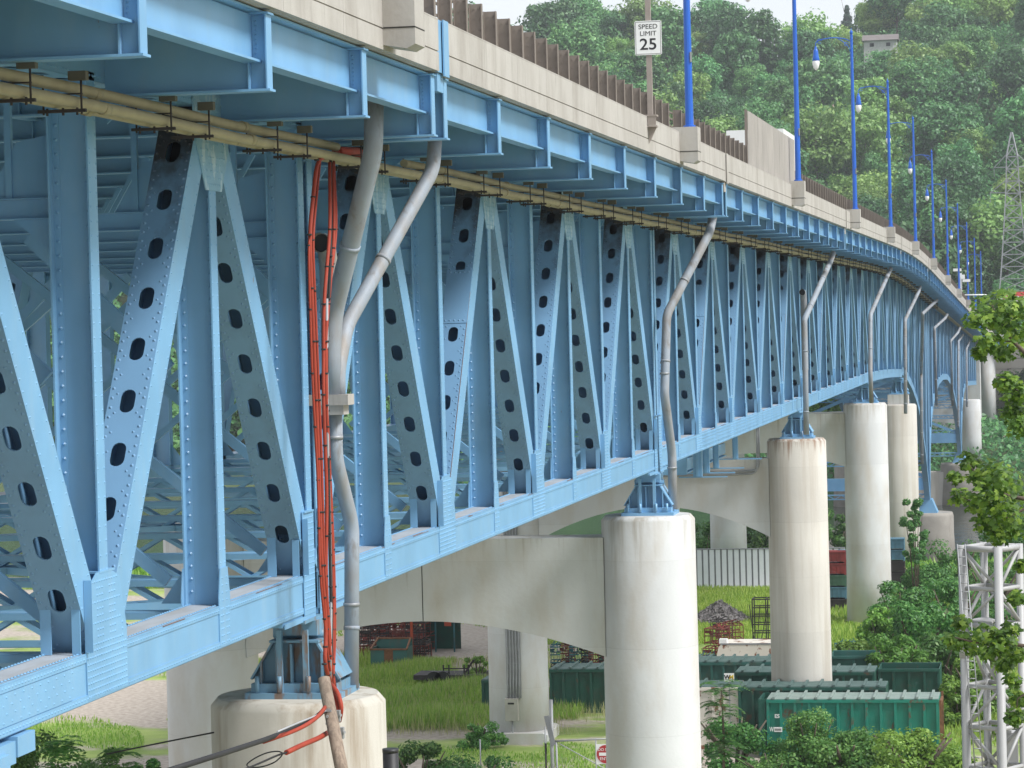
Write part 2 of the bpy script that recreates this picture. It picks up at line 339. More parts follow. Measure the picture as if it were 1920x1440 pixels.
def obround(l, w, n=7):
    """points of an obround hole, long axis = 2nd coordinate"""
    r = w/2; s = l/2-r; pts = []
    for k in range(n+1):
        a = math.pi*k/n; pts.append((r*math.cos(a), s+r*math.sin(a)))
    for k in range(n+1):
        a = math.pi+math.pi*k/n; pts.append((r*math.cos(a), -s+r*math.sin(a)))
    return pts
def plate_holes(mb, o, ex, el, en, x0, x1, l0, l1, holes, hl, hw):
    """plate in the ex/el plane (origin o, normal en), obround holes at given l centres"""
    o = Vector(o); P = lambda a, b, c=0.0: o+ex*a+el*b+en*c
    xs = (x0+x1)/2; cur = l0; half = hl/2+0.04
    for h in holes:
        if h-half > cur+1e-4: mb.face([P(x0, cur), P(x1, cur), P(x1, h-half), P(x0, h-half)])
        hp = obround(hl, hw); n = len(hp); ring = []
        for (a, b) in hp:                      # project onto the cell border
            w2 = (x1-x0)/2; t = min(w2/abs(a) if abs(a) > 1e-6 else 9e9, half/abs(b) if abs(b) > 1e-6 else 9e9)
            ring.append((a*t, b*t))
        for i in range(n):
            j = (i+1) % n
            a, b = ring[i], ring[j]
            q = [P(xs+hp[i][0], h+hp[i][1]), P(xs+a[0], h+a[1])]
            if abs(abs(a[0])-(x1-x0)/2) > 1e-4 and abs(abs(b[0])-(x1-x0)/2) < 1e-4 or abs(abs(a[0])-(x1-x0)/2) < 1e-4 and abs(abs(b[0])-(x1-x0)/2) > 1e-4:
                sx = (1 if (a[0]+b[0]) > 0 else -1); sy = (1 if (a[1]+b[1]) > 0 else -1)
                q.append(P(xs+sx*(x1-x0)/2, h+sy*half))
            q += [P(xs+b[0], h+b[1]), P(xs+hp[j][0], h+hp[j][1])]
            mb.face(q)
            mb.face([P(xs+hp[i][0], h+hp[i][1]), P(xs+hp[j][0], h+hp[j][1]), P(xs+hp[j][0], h+hp[j][1], -0.02), P(xs+hp[i][0], h+hp[i][1], -0.02)])
        cur = h+half
    if l1 > cur: mb.face([P(x0, cur), P(x1, cur), P(x1, l1), P(x0, l1)])

def diag(mb, p, q, riv=True, holes=True, t=0.25, w=0.5, sgn=1, trim=(0.35, 0.3), skip=None):
    """box diagonal in the truss plane; p, q = (y, z); outer face at x=0 and inner at -w*sgn"""
    P = Vector((0, p[0], p[1])); Q = Vector((0, q[0], q[1])); u = (Q-P).normalized(); ln = (Q-P).length
    n = Vector((0, -u.z, u.y))                # perpendicular in the plane
    if n.y > 0: n = -n                        # n looks towards the camera side
    P = P+u*trim[0]; ln -= trim[0]+trim[1]
    X = Vector((1, 0, 0))
    mb.m = 0
    for x in (-0.012, -w+0.012):              # the two side webs
        mb.obox(P+u*ln/2+X*(x*sgn), X*0.012, n*t, u*ln/2)
    mb.m = 1
    hs = []
    if holes:
        k = int((ln-1.0)/0.77); s0 = (ln-(k-1)*0.77)/2
        hs = [s0+0.77*i for i in range(k) if i != skip]
    for sd in (1, -1):
        o = P+n*(t+0.004)*sd
        plate_holes(mb, o, X*sgn, u, n*sd, -w+0.0, 0.0, 0, ln, hs, 0.34, 0.19)
    if riv:
        l = 0.08; k = 0
        while l < ln:
            o = P+u*l+n*(t+0.004)
            mb.rivet(o+X*(-0.045), n); mb.rivet(o+X*(-w+0.045), n)
            if k % 2: mb.rivet(o+X*(-0.105)+u*0.06, n, 0.016); mb.rivet(o+X*(-w+0.105)+u*0.06, n, 0.016)
            l += 0.14; k += 1
        mb.m = 0; l = 0.1
        while l < ln:
            mb.rivet(P+u*l+n*(t-0.05), X, 0.015); mb.rivet(P+u*l-n*(t-0.05), X, 0.015); l += 0.17
    if skip is not None:
        m_ = P+n*(t+0.004); mb.m = 2; mb.obox(m_+u*2.9+X*(-0.004), X*0.004, n*0.005, u*2.1)
        l = s0+0.77*skip; mb.m = 1
        mb.obox(P+u*(l+0.1)+n*(t+0.010)+X*(-w/2), X*(w/2-0.004), n*0.006, u*0.62)
        for a in range(5):
            for e in (-0.46, 0.66): mb.rivet(P+u*(l+e)+n*(t+0.017)+X*(-0.07-0.09*a), n)

def vert(mb, z0, z1, y=0.0, riv=True, w=0.5, fw=0.15, sgn=1):
    """H shaped vertical: web faces along the bridge, flanges in the truss planes"""
    mb.m = 0
    mb.box((-0.022*sgn, y-fw, z0), (0, y+fw, z1)); mb.box((-w*sgn, y-fw, z0), ((-w+0.022)*sgn, y+fw, z1))
    mb.box(((-w+0.022)*sgn, y-0.009, z0), (-0.022*sgn, y+0.009, z1))
    if riv:
        X = Vector((1, 0, 0)); N = Vector((0, -1, 0)); z = z0+0.2
        mb.box((-0.105, y-0.019, z0), (-0.022, y-0.009, z1)); mb.box((-w+0.022, y-0.019, z0), (-w+0.105, y-0.009, z1))
        while z < z1:
            mb.rivet((-0.065, y-0.019, z), N); mb.rivet((-w+0.065, y-0.019, z), N)
            mb.rivet((0, y-0.11, z+0.05), X, 0.015); mb.rivet((0, y+0.11, z+0.05), X, 0.015); z += 0.17

def gusset_bottom(mb, riv=True, big=True):
    X = Vector((1, 0, 0)); o = 0.016
    if big: poly = [(-0.72, ZB0+0.03), (0.72, ZB0+0.03), (0.74, ZB1+0.15), (0.52, ZB1+0.80), (0.18, ZB1+0.90), (-0.30, ZB1+0.90), (-0.66, ZB1+0.72), (-0.74, ZB1+0.1)]
    else: poly = [(-0.26, ZB0+0.03), (0.26, ZB0+0.03), (0.26, ZB1+0.1), (0.17, ZB1+0.5), (-0.17, ZB1+0.5), (-0.26, ZB1+0.1)]
    mb.prism(poly, 0, 0.002, o)
    mb.prism(poly, 0, -0.5-o, -0.502)
    if big:
        mb.box((0.004, -0.74, ZB1+0.02), (0.10, -0.72, ZB1+0.85))      # stiffening angle on the edge
        mb.box((-0.11, -0.86, ZB1+0.008), (-0.01, -0.84, ZB1+0.55)); mb.box((-0.49, -0.86, ZB1+0.008), (-0.36, -0.84, ZB1+0.60))
        mb.box((-0.48, -0.22, ZB1+0.88), (0.02, 0.34, ZB1+0.905))
    if not riv: return
    if big:
        for r in range(8):
            z = ZB0+0.07+r*0.073
            for c in range(18): mb.rivet((o, -0.68+c*0.08, z), X, 0.016)
        for r in range(10):
            z = ZB1+0.08+r*0.08
            for c in range(16):
                y = -0.66+c*0.088
                if abs(y) > 0.62-0.18*(r/10) and y > 0: continue
                if c % 5 in (0, 1, 4) or r % 3 == 0: mb.rivet((o, y, z), X, 0.016)
    else:
        for r in range(6):
            for y in (-0.17, -0.08, 0.08, 0.17): mb.rivet((o, y, ZB0+0.08+r*0.09), X, 0.016)
        for r in range(4):
            for y in (-0.1, 0.1): mb.rivet((o, y, ZB1+0.07+r*0.1), X, 0.016)
def gusset_top(mb, riv=True):
    X = Vector((1, 0, 0)); o = 0.018
    poly = [(-0.80, ZT1), (0.80, ZT1), (0.84, ZT0), (0.74, ZT0-0.55), (0.38, ZT0-1.10), (-0.34, ZT0-1.10), (-0.70, ZT0-0.55), (-0.84, ZT0)]
    mb.prism(poly, 0, 0.002, o); mb.prism(poly, 0, -0.5-o, -0.502)
    if riv:
        rnd = random.Random(3)
        for r in range(20):
            z = ZT0-1.02+r*0.09; hw = 0.34+(z-ZT0+1.10)*0.5
            for c in range(int(2*hw/0.1)):
                if rnd.random() < 0.72: mb.rivet((o, -hw+0.06+c*0.1, z), X, 0.018)

def chords(mb, y0, y1, riv=True, near=True, top=True, nodes=(), reinf=()):
    """box chords between y0 and y1 (local y), with rivet lines"""
    X = Vector((1, 0, 0)); Z = Vector((0, 0, 1)); s = 1 if near else -1
    w = 0.5
    mb.m = 0
    for x in (0, -w+0.02):
        a, b = sorted((x*s, (x-0.02)*s)); mb.box((a, y0, ZB0+0.012), (b, y1, ZB1-0.012))
        a, b = sorted((x*s, (x-0.02)*s)); mb.box((a, y0, ZT0), (b, y1, ZT1))
    mb.box((-w*s, y0, ZB0), (0.0, y1, ZB0+0.012)); mb.box((-w*s, y0, ZT1), (0, y1, ZT1+0.015))
    mb.box((0.002*s, y0, ZB0+0.014), (0.012*s, y1, ZB0+0.10)); mb.box((0.002*s, y0, ZB1-0.095), (0.012*s, y1, ZB1-0.014))
    mb.m = 1; mb.box((-(w-0.012)*s, y0, ZB1-0.012), (-0.012*s, y1, ZB1+0.002)); mb.m = 0
    mb.box((-w*s, y0, ZB1-0.012), (-(w-0.012)*s, y1, ZB1+0.006)); mb.box((-0.012*s, y0, ZB1-0.012), (0.008*s, y1, ZB1+0.006))
    # bottom face of the top chord: perforated
    o = Vector((0, 0, ZT0-0.003)); k = int((y1-y0-1)/0.8)
    plate_holes(mb, o, X*s, Vector((0, 1, 0)), -Z, -w, 0, y0, y1, [y0+0.8+0.8*i for i in range(k)], 0.4, 0.22)
    if riv:
        rq = random.Random(int(y1*7)); mb.m = 2; y = y0+1.0
        while y < y1-2:
            l = rq.uniform(0.25, 1.5); mb.box((0.0085, y, ZB1-0.004), (0.0115, y+l, ZB1+rq.uniform(0.001, 0.007)))
            if rq.random() < 0.5: mb.box((-0.03, y+0.1, ZB1+0.0065), (0.006, y+l*0.7, ZB1+0.0085))
            y += l+rq.uniform(1.2, 4.5)
        mb.m = 0
        y = y0+0.06
        while y < y1:
            mb.rivet((0.012, y, ZB0+0.055), X, 0.015); mb.rivet((0.012, y, ZB1-0.055), X, 0.015)
            mb.rivet((-0.05, y+0.05, ZB1+0.006), Z, 0.02); mb.rivet((-w+0.04, y+0.05, ZB1+0.006), Z, 0.02)
            mb.rivet((0, y, ZT0+0.06), X, 0.015)
            y += 0.10
        for a, b in reinf:                     # web plates with scattered rivet rows
            mb.box((0.002, a, ZB0+0.11), (0.009, b, ZB1-0.105))
            if b-a > 20:
                for zz in (0.17, 0.285, 0.40): mb.box((0.0095, a, ZB0+zz-0.012), (0.021, b, ZB0+zz+0.012))
            y = a+0.1; k = 0
            while y < b:
                for r in range(4): mb.rivet((0.009, y+(0.1 if r % 2 else 0), ZB0+0.15+r*0.09), X, 0.014)
                y += 0.26

def span_near(yA, nb, detail=True, reinf=()):
    """one span of the near truss; the chords are the span's own mesh, members its sub-parts"""
    ln = nb*2*HP; mb = MB()
    chords(mb, 0.14, ln-0.14, riv=detail, reinf=reinf)
    sp = mb.build('truss_span', [MAT['steel_blue'], MAT['chord_top'], MAT['rust']]); sp.parent = bridge
    sp.location = Vector((XT, yA, 0))-bridge.location
    for i in range(nb):
        y = i*2*HP; first = i == 0; last = i == nb-1
        link('diagonal', ME['dA%d' % (i % 3 == 1)], sp, (0, y, 0)); link('diagonal', ME['dB'], sp, (0, y+HP, 0))
        link('vertical', ME['v'], sp, (0, y+HP, 0))
        link('gusset_plate', ME['gs'], sp, (0, y+HP, 0)); link('gusset_plate', ME['gt'], sp, (0, y+HP, 0))
        if not first: link('vertical', ME['v'], sp, (0, y, 0)); link('gusset_plate', ME['gb'], sp, (0, y, 0))
    link('vertical', ME['v'], sp, (0, 0.27, 0)); link('vertical', ME['v'], sp, (0, ln-0.27, 0))
    link('gusset_plate', ME['ge'], sp, (0, 0, 0))
    m2 = ME['ge2']; link('gusset_plate', m2, sp, (0, ln, 0))
    return sp
ME = {}
def _mk(k, fn, mats):
    mb = MB(); fn(mb); ME[k] = mb.mesh(k, mats)
T = MAT
A_P, A_Q, B_P, B_Q = (0, ZNB), (HP, ZNT), (HP, ZNB), (0, ZNT)
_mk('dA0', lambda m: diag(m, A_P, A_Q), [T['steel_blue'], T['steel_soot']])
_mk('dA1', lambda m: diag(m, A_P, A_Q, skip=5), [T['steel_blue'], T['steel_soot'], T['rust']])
_mk('dB', lambda m: diag(m, B_P, B_Q), [T['steel_blue'], T['steel_ground_reflect']])
_mk('v', lambda m: vert(m, ZB1-0.02, ZT0+0.1), [T['steel_blue']])
_mk('gb', lambda m: gusset_bottom(m), [T['steel_blue']])
_mk('gs', lambda m: gusset_bottom(m, big=False), [T['steel_blue']])
_mk('gt', lambda m: gusset_top(m), [T['steel_chalk']])
def _ge(m, s):
    X = Vector((1, 0, 0)); a, b = (0.14, 0.78) if s > 0 else (-0.78, -0.14)
    m.box((0.013, a, ZB0-0.02), (0.028, b, ZB1+0.95)); m.box((-0.528, a, ZB0), (-0.513, b, ZB1+0.95))
    for r in range(17):
        for c in range(7): m.rivet((0.028, a+0.05+c*0.09, ZB0+0.06+r*0.085), X, 0.016)
    if s < 0: m.box((-0.11, a-0.12, ZB1+0.008), (-0.01, a-0.10, ZB1+0.55)); m.box((-0.49, a-0.12, ZB1+0.008), (-0.36, a-0.10, ZB1+0.6)); m.box((0.029, a-0.02, ZB1+0.02), (0.11, a, ZB1+0.85))
    m.box((-0.48, a+0.05, ZB1+0.93), (0.05, b-0.05, ZB1+0.955))
    a, b = (0.14, 1.9) if s > 0 else (-1.9, -0.14)
    m.box((-0.49, a, ZB0-0.075), (-0.01, b, ZB0-0.005)); m.box((0.014, a, ZB0-0.10), (0.026, b, ZB0-0.024))
_mk('ge', lambda m: _ge(m, 1), [T['steel_blue_rust']]); _mk('ge2', lambda m: _ge(m, -1), [T['steel_blue_rust']])
s0_ = span_near(P0, 4, reinf=[(20.0, 28.0)]); s0_.scale.y = 1.022; s0_.location.y -= 8*HP*0.022
span_near(P1, 4)
span_near(P2, 5, reinf=[(10, 38)])
span_near(P3, 5, reinf=[(10, 38)])

# ---- spans on the falling grade, near side
def span_free(yA, yB, x, sgn, name='truss_span', kids=True, riv=False, mats=('steel_blue', 'steel_ground_reflect')):
    mb = MB(); n = max(2, round((yB-yA)/HP)); st = (yB-yA)/n
    def pc(y0, y1, za0, za1, h):
        a, b = sorted((0, -0.5*sgn))
        mb.prism([(y0, za0-h/2), (y1, za1-h/2), (y1, za1+h/2), (y0, za0+h/2)], 0, a, b)
    for i in range(n):
        y0, y1 = yA+i*st, yA+(i+1)*st; e0 = 0.1 if i == 0 else 0; e1 = 0.1 if i == n-1 else 0
        pc(y0+e0, y1-e1, ZNT+0.05+zp(y0), ZNT+0.05+zp(y1), 0.6)
        k = 3
        for j in range(k):
            a, b = y0+e0+(y1-e1-y0-e0)*j/k, y0+e0+(y1-e1-y0-e0)*(j+1)/k
            z0_, z1_ = zbot(a+1e-6), zbot(b-1e-6); hh = 0.6*max(1.0, min(2.6, math.hypot(b-a, z1_-z0_)/(b-a)))
            pc(a, b, z0_, z1_, hh if y0 > P5-1 else 0.57)
    root = None
    if kids:
        root = mb.build(name, [MAT[m] for m in mats]); pp = root; root.parent = bridge; root.location = Vector((x, 0, 0))-bridge.location
    for i in range(n+1):
        y = yA+i*st; yv = y+(0.27 if i == 0 else -0.27 if i == n else 0)
        m = MB() if kids else mb
        vert(m, zbot(yv), ZT0+0.1+zp(y), yv, riv=False, sgn=sgn)
        if kids: m.build('vertical', MAT['steel_blue'], root)
    for i in range(n):
        y0, y1 = yA+i*st, yA+(i+1)*st
        p, q = ((y0, zbot(y0+.01)), (y1, ZNT+zp(y1))) if i % 2 == 0 else ((y1, zbot(y1-.01)), (y0, ZNT+zp(y0)))
        m = MB() if kids else mb
        diag(m, p, q, riv=False, holes=y0 < 260 and kids, sgn=sgn, t=0.2)
        if kids: m.build('diagonal', [MAT[k_] for k_ in mats], root)
    if not kids:
        root = mb.build(name, [MAT[m_] for m_ in mats], bridge); root.location = Vector((x, 0, 0))-bridge.location
    return root
span_free(P4, P5, XT, 1)
span_free(P5, 263.0, XT, 1, kids=True)
span_free(263.0, 355.0, XT, 1, kids=False)
span_free(355.0, YEND, XT, 1, kids=False)

# ---- the far truss
def span_far(yA, nb):
    mb = MB(); ln = nb*2*HP; chords(mb, 0.14, ln-0.14, riv=False, near=False)
    sp = mb.build('truss_span', [MAT['steel_blue'], MAT['chord_top']], bridge)
    sp.location = Vector((XF, yA, 0))-bridge.location
    for i in range(nb):
        y = i*2*HP
        link('diagonal', ME['fA'], sp, (0, y, 0)); link('diagonal', ME['fB'], sp, (0, y+HP, 0))
        link('vertical', ME['fv'], sp, (0, y+HP, 0))
        if i: link('vertical', ME['fv'], sp, (0, y, 0))
    link('vertical', ME['fv'], sp, (0, 0.27, 0)); link('vertical', ME['fv'], sp, (0, ln-0.27, 0))
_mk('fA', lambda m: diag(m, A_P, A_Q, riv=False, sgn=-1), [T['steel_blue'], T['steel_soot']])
_mk('fB', lambda m: diag(m, B_P, B_Q, riv=False, sgn=-1), [T['steel_blue'], T['steel_blue']])
def _fv(m):
    vert(m, ZB1-0.02, ZT0+0.1, riv=False, sgn=-1)
    z = ZB1+0.2
    while z < ZT0:
        m.rivet((0.06, -0.01, z), (0, -1, 0)); m.rivet((0.44, -0.01, z), (0, -1, 0)); z += 0.17
_mk('fv', _fv, [T['steel_blue']])
span_far(P0, 4); span_far(P1, 4)
for a, b in ((P2, P3), (P3, P4), (P4, P5), (P5, 263.0), (263.0, 355.0), (355.0, YEND)):
    span_free(a, b, XF, -1, kids=False)

# ---- floor beams with brackets, sway frames, bottom laterals (one of each per panel point)
def _floor(m):
    m.box((XF+0.52, -0.008, 21.95), (XT-0.52, 0.008, 22.74))
    m.box((XF+0.52, -0.15, 21.92), (XT-0.52, 0.15, 21.945)); m.box((XF+0.52, -0.15, 22.742), (XT-0.52, 0.15, 22.765))
    x = XF+1.2
    while x < XT-0.6:
        m.box((x, -0.09, 21.95), (x+0.02, -0.009, 22.74)); x += 1.55
def _bracket(m):
    m.m = 0
    m.box((XT-0.0, -0.008, 21.79), (-9.00, 0.008, 22.66))
    m.box((XT-0.0, -0.13, 21.76), (-8.95, 0.13, 21.788)); m.box((XT, -0.13, 22.662), (-8.95, 0.13, 22.685))
    m.box((-8.998, -0.12, 21.789), (-8.98, 0.12, 22.66))
    m.box((-9.22, -0.10, 21.789), (-9.20, -0.009, 22.66)); m.box((-9.22, 0.009, 21.789), (-9.20, 0.10, 22.66))
    m.prism([(-10.99, 21.79), (-10.6, 21.79), (-10.99, 21.45)], 1, -0.008, 0.008)
    for k in range(9): m.rivet((-9.14, -0.009, 22.15+k*0.055), (0, -1, 0), 0.013)
def _sway(m):
    zt, zs, zb = 22.0, 20.35, 15.3; xa, xb = XF+0.5, XT-0.5; xm = (xa+xb)/2
    m.box((xa, -0.01, zs), (xb, 0.01, zs+0.22)); m.box((xa, -0.09, zs-0.015), (xb, 0.09, zs-0.001)); m.box((xa, -0.09, zs+0.221), (xb, 0.09, zs+0.235))
    for s, x in ((1, xa), (-1, xb)):
        m.bar((x+0.3*s, 0.03, zb+0.3), (xm, 0.03, zs-0.1), 0.16, 0.10, up=(0, 1, 0))
        m.bar((x+0.2*s, -0.03, zs-1.9), (x+2.1*s, -0.03, zs-0.05), 0.22, 0.10, up=(0, 1, 0))
        m.prism([(x, zs-0.5), (x+0.55*s, zs-0.016), (x, zs-0.016)], 1, -0.02, 0.02)
        m.prism([(x, zs+0.236), (x+0.9*s, zs+0.236), (x+0.5*s, zs+0.9), (x, zs+1.0)], 1, -0.012, 0.012)
        m.prism([(x, zb), (x+0.4*s, zb), (x, zb+0.55)], 1, -0.012, 0.012)
    for k in range(7):
        a = xa+0.6+(xb-xa-1.2)*k/6
        m.bar((a, 0, zs+0.23), (a+0.8 if k < 6 else a, 0, 21.9), 0.08, 0.08)
def _strut(m, lace=0.46):
    xa, xb = XF+0.5, XT-0.5; z1 = 15.2; z0 = z1-lace
    for z in (z0, z1):
        m.box((xa, -0.16, z-0.012), (xb, 0.16, z)); m.box((xa, -0.165, z-0.10 if z == z1 else z+0.001), (xb, -0.15, z-0.013 if z == z1 else z+0.09))
    n = 20; st = (xb-xa)/n
    for k in range(n):
        a, b = xa+k*st, xa+(k+1)*st
        m.bar((a, -0.14, z0+0.05 if k % 2 else z1-0.06), (b, -0.14, z1-0.06 if k % 2 else z0+0.05), 0.02, 0.07, up=(0, 0, 1))
        m.bar((a, 0.14, z0+0.05 if k % 2 else z1-0.06), (b, 0.14, z1-0.06 if k % 2 else z0+0.05), 0.02, 0.07, up=(0, 0, 1))
def _lateral(m):
    xa, xb = XF+0.5, XT-0.5; L2 = 2*HP; z = 14.95; xm = (xa+xb)/2
    for p, q in (((xa, 0.3), (xm, HP)), ((xb, 0.3), (xm, HP)), ((xm, HP), (xa, L2-0.3)), ((xm, HP), (xb, L2-0.3))):
        P = Vector((p[0], p[1], z)); Q = Vector((q[0], q[1], z)); u = (Q-P).normalized(); n = Vector((-u.y, u.x, 0))
        for s in (-1, 1):
            m.bar(P+n*0.18*s, Q+n*0.18*s, 0.03, 0.12)
        ln = (Q-P).length; k = int(ln/0.36)
        for i in range(k):
            s = 1 if i % 2 else -1
            m.bar(P+u*(i*ln/k)+n*0.17*s+Vector((0, 0, 0.04)), P+u*((i+1)*ln/k)-n*0.17*s+Vector((0, 0, 0.04)), 0.06, 0.012)
_mk('floor', _floor, [T['steel_blue']]); _mk('bracket', _bracket, [T['steel_blue']])
_mk('sway', _sway, [T['steel_blue']]); _mk('strut', _strut, [T['steel_blue']]); _mk('lateral', _lateral, [T['steel_blue']])
ys = []; y = P0
while y < YEND-1: ys.append(y); y += HP
EXP = [P1, P2, P3, P4, P5]
for i, y in enumerate(ys):
    z = zp(y); j = any(abs(y-e) < 0.1 for e in EXP)
    blink('floor_beam', ME['floor'], bridge, (0, y, z))
    if j and y > P0: 
        blink('bracket', ME['bracket'], bridge, (0, y-0.45+DY, z)); blink('bracket', ME['bracket'], bridge, (0, y+0.45+DY, z))
    else: blink('bracket', ME['bracket'], bridge, (0, y+DY, z))
    if y < P5+1: 
        blink('sway_frame', ME['sway'], bridge, (0, y, z)); blink('lateral_strut', ME['strut'], bridge, (0, y, z))
        if i % 2 == 0: blink('lateral_brace', ME['lateral'], bridge, (0, y, z))
    elif i % 2 == 0 or y > 250:
        blink('lateral_strut', ME['strut'], bridge, (0, y, zbot(y)-ZNB))
for yy in (263.0, 355.0):
    mb = MB(); mb.box((XF+0.5, yy-0.3, 3.0), (XT-0.5, yy+0.3, 4.1))
    for a, b in ((4.2, 9.0), (9.0, 14.0)):
        mb.bar((XF+0.5, yy, a), (XT-0.5, yy, b), 0.3, 0.3); mb.bar((XF+0.5, yy, b), (XT-0.5, yy, a), 0.3, 0.3)
        mb.bar((XF+0.5, yy, b), (XT-0.5, yy, b), 0.4, 0.4)
    mb.build('pier_cross_frame', MAT['steel_blue'], bridge).location = -bridge.location

# ---- stringers, fascia, deck, parapet: strips that follow the road's profile
def strip(m, poly, yA, yB, step=6.0):
    """poly in (x, z), swept along y with the grade"""
    n = max(1, math.ceil((yB-yA)/step)) if yB > 165 else 1; st = (yB-yA)/n
    for i in range(n):
        a, b = yA+i*st, yA+(i+1)*st; k = len(poly); base = len(m.v)
        m.v += [(x, a, z+zp(a)) for x, z in poly] + [(x, b, z+zp(b)) for x, z in poly]
        fs = [(j, (j+1) % k, k+(j+1) % k, k+j) for j in range(k)]
        if i == 0: fs.append(tuple(range(k-1, -1, -1)))
        if i == n-1: fs.append(tuple(range(k, 2*k)))
        m.idx(base, fs)
def rect(x0, x1, z0, z1): return [(x0, z0), (x0, z1), (x1, z1), (x1, z0)]
B0 = -bridge.location
def bb(m, name, mats, label=None):
    o = m.build(name, mats, bridge, B0)
    if label: o['label'] = label
    return o
for x in (-23.2, -21.2, -19.2, -17.2, -15.2, -13.2, -12.1):
    m = MB()
    strip(m, rect(x-0.006, x+0.006, 22.25, 22.76), P0, YEND, 10); strip(m, rect(x-0.1, x+0.1, 22.22, 22.248), P0, YEND, 10)
    bb(m, 'stringer', MAT['steel_blue'])
YJ = [P0]+[e+DY for e in EXP]+[YEND]
for i in range(len(YJ)-1):
    a, b = YJ[i], YJ[i+1]; ea = 0.45 if i else 0; a0, b0 = a+ea, b-0.45
    m = MB(); strip(m, rect(-9.195, -9.18, 22.13, 22.665), a0, b0); strip(m, rect(-9.29, -9.07, 22.10, 22.128), a0, b0); strip(m, rect(-9.29, -9.05, 22.688, 22.71), a0, b0)
    bb(m, 'fascia_beam', MAT['steel_blue'])
m = MB(); strip(m, rect(-26.0, -8.97, 22.73, 22.96), P0, YEND+30); bb(m, 'deck_slab', MAT['parapet_concrete'])
m = MB(); strip(m, rect(-24.2, -10.9, 22.964, 22.98), P0, YEND+30); bb(m, 'roadway', MAT['asphalt'])
PX = -8.90; PZ0, PZ1 = 22.735, 23.52               # outer face and heights of the parapet
def parapet(a, b):
    m = MB(); L_ = b-a; n = max(1, round(L_/3.0)); st = L_/n
    strip(m, rect(PX-0.35, PX-0.025, PZ0, PZ1-0.022), a, b)
    for i in range(n):
        y0, y1 = a+i*st+0.005, a+(i+1)*st-0.005
        strip(m, rect(PX-0.024, PX, PZ0, 23.015), y0, y1); strip(m, rect(PX-0.024, PX, 23.035, PZ1-0.022), y0, y1)
    strip(m, rect(PX-0.352, PX+0.002, PZ1-0.02, PZ1), a, b)
    bb(m, 'parapet', MAT['parapet_concrete'])
lampy = [39.45, 71.9, 103.3, 133.6, 163.3, 193.2, 222.9, 252.8, 282.6, 312.4, 342.2, 372, 402]
for i in range(len(YJ)-1):
    parapet(YJ[i]+(0.33 if i else 0), YJ[i+1]-0.33)
m = MB(); strip(m, rect(PX-0.35, PX, PZ0, PZ1), YEND, YEND+30); bb(m, 'parapet', MAT['parapet_concrete'])
for y in [e+DY for e in EXP]:
    m = MB(); z = zp(y); m.box((PX-0.31, y-0.31, PZ0+z), (PX-0.03, y+0.31, PZ1+z)); m.box((PX-0.012, y+0.0, 22.69+z), (PX+0.012, y+0.36, PZ1+0.01+z))
    m.box((PX-0.2, y-0.22, 22.45+z), (PX-0.06, y+0.22, 22.72+z))
    if y == P1+DY: bb(m, 'joint_cover', MAT['steel_blue'], 'bright blue steel cover over the parapet joint')
    else: bb(m, 'joint_cover', MAT['parapet_concrete'])
for k, y in enumerate(lampy):
    m = MB(); z = zp(y); x1 = PX+0.45
    m.prism([(PX+0.001, 22.80+z), (x1-0.12, 22.74+z), (x1, 22.80+z), (x1, 23.63+z), (PX+0.001, 23.63+z)], 1, y-0.31, y+0.31)
    m.box((PX-0.35, y-0.31, PZ1+0.001+z), (PX, y+0.31, 23.63+z))
    m.m = 1; m.box((x1, y-0.315, 23.02+z), (x1+0.002, y+0.315, 23.04+z)); m.box((PX+0.01, y-0.315, 23.02+z), (x1, y-0.3105, 23.04+z))
    bb(m, 'lamp_pedestal', [MAT['parapet_concrete'], MAT['dark_joint']])

# ---- the two cable conduits slung under the brackets
xc = -10.42
for dz, dx, e0, nm in ((0.0, 0.08, 0, 0), (0.17, -0.02, 1, 0), (-0.0, -0.12, 0, 0)):
    m = MB()
    pieces = [(P0, YEND)] if dx != -0.02 else [(P0, onX(633, 262, xc).y), (onX(760, 300, xc).y, YEND)]
    for a, b in pieces:
        n = int((b-a)/3)+1; pts = []
        for i in range(n+1):
            y = a+(b-a)*i/n; pts.append((xc+dx+0.006*math.sin(y*1.7), y, 21.47+dz+zp(y)+0.012*math.sin(y*0.64)))
        m.tube(pts, 0.066, 12)
        for y in [a+3+6.1*i for i in range(int((b-a)/6.1))]:
            z = 21.47+dz+zp(y); m.tube([(xc+dx, y, z), (xc+dx, y+0.2, z)], 0.074, 12)
    bb(m, 'conduit', MAT['conduit_tan'])
mh = MB()
mh.box((xc-0.30, -0.025, 21.36), (xc+0.24, 0.025, 21.395)); mh.tube([(xc+0.19, 0, 21.34), (xc+0.19, 0, 21.77)], 0.012, 6); mh.tube([(xc-0.24, 0, 21.34), (xc-0.24, 0, 21.77)], 0.012, 6)
mh.box((xc-0.26, -0.02, 21.55), (xc+0.2, 0.02, 21.565))
for q in (-0.2, -0.02, 0.14): mh.tube([(xc+q, 0, 21.33), (xc+q, 0, 21.41)], 0.014, 6)
mh.m = 1; mh.box((xc+0.06, -0.05, 21.70), (xc+0.26, 0.05, 21.80)); mh.m = 0
ME['hanger'] = mh.mesh('hanger', [MAT['hanger'], MAT['box_olive']])
k = 0
for y in ys:
    for d in (0.45, 2.05):
        if 24 < y and k < 100: blink('conduit_hanger', ME['hanger'], bridge, (0, y+d, zp(y+d))); k += 1

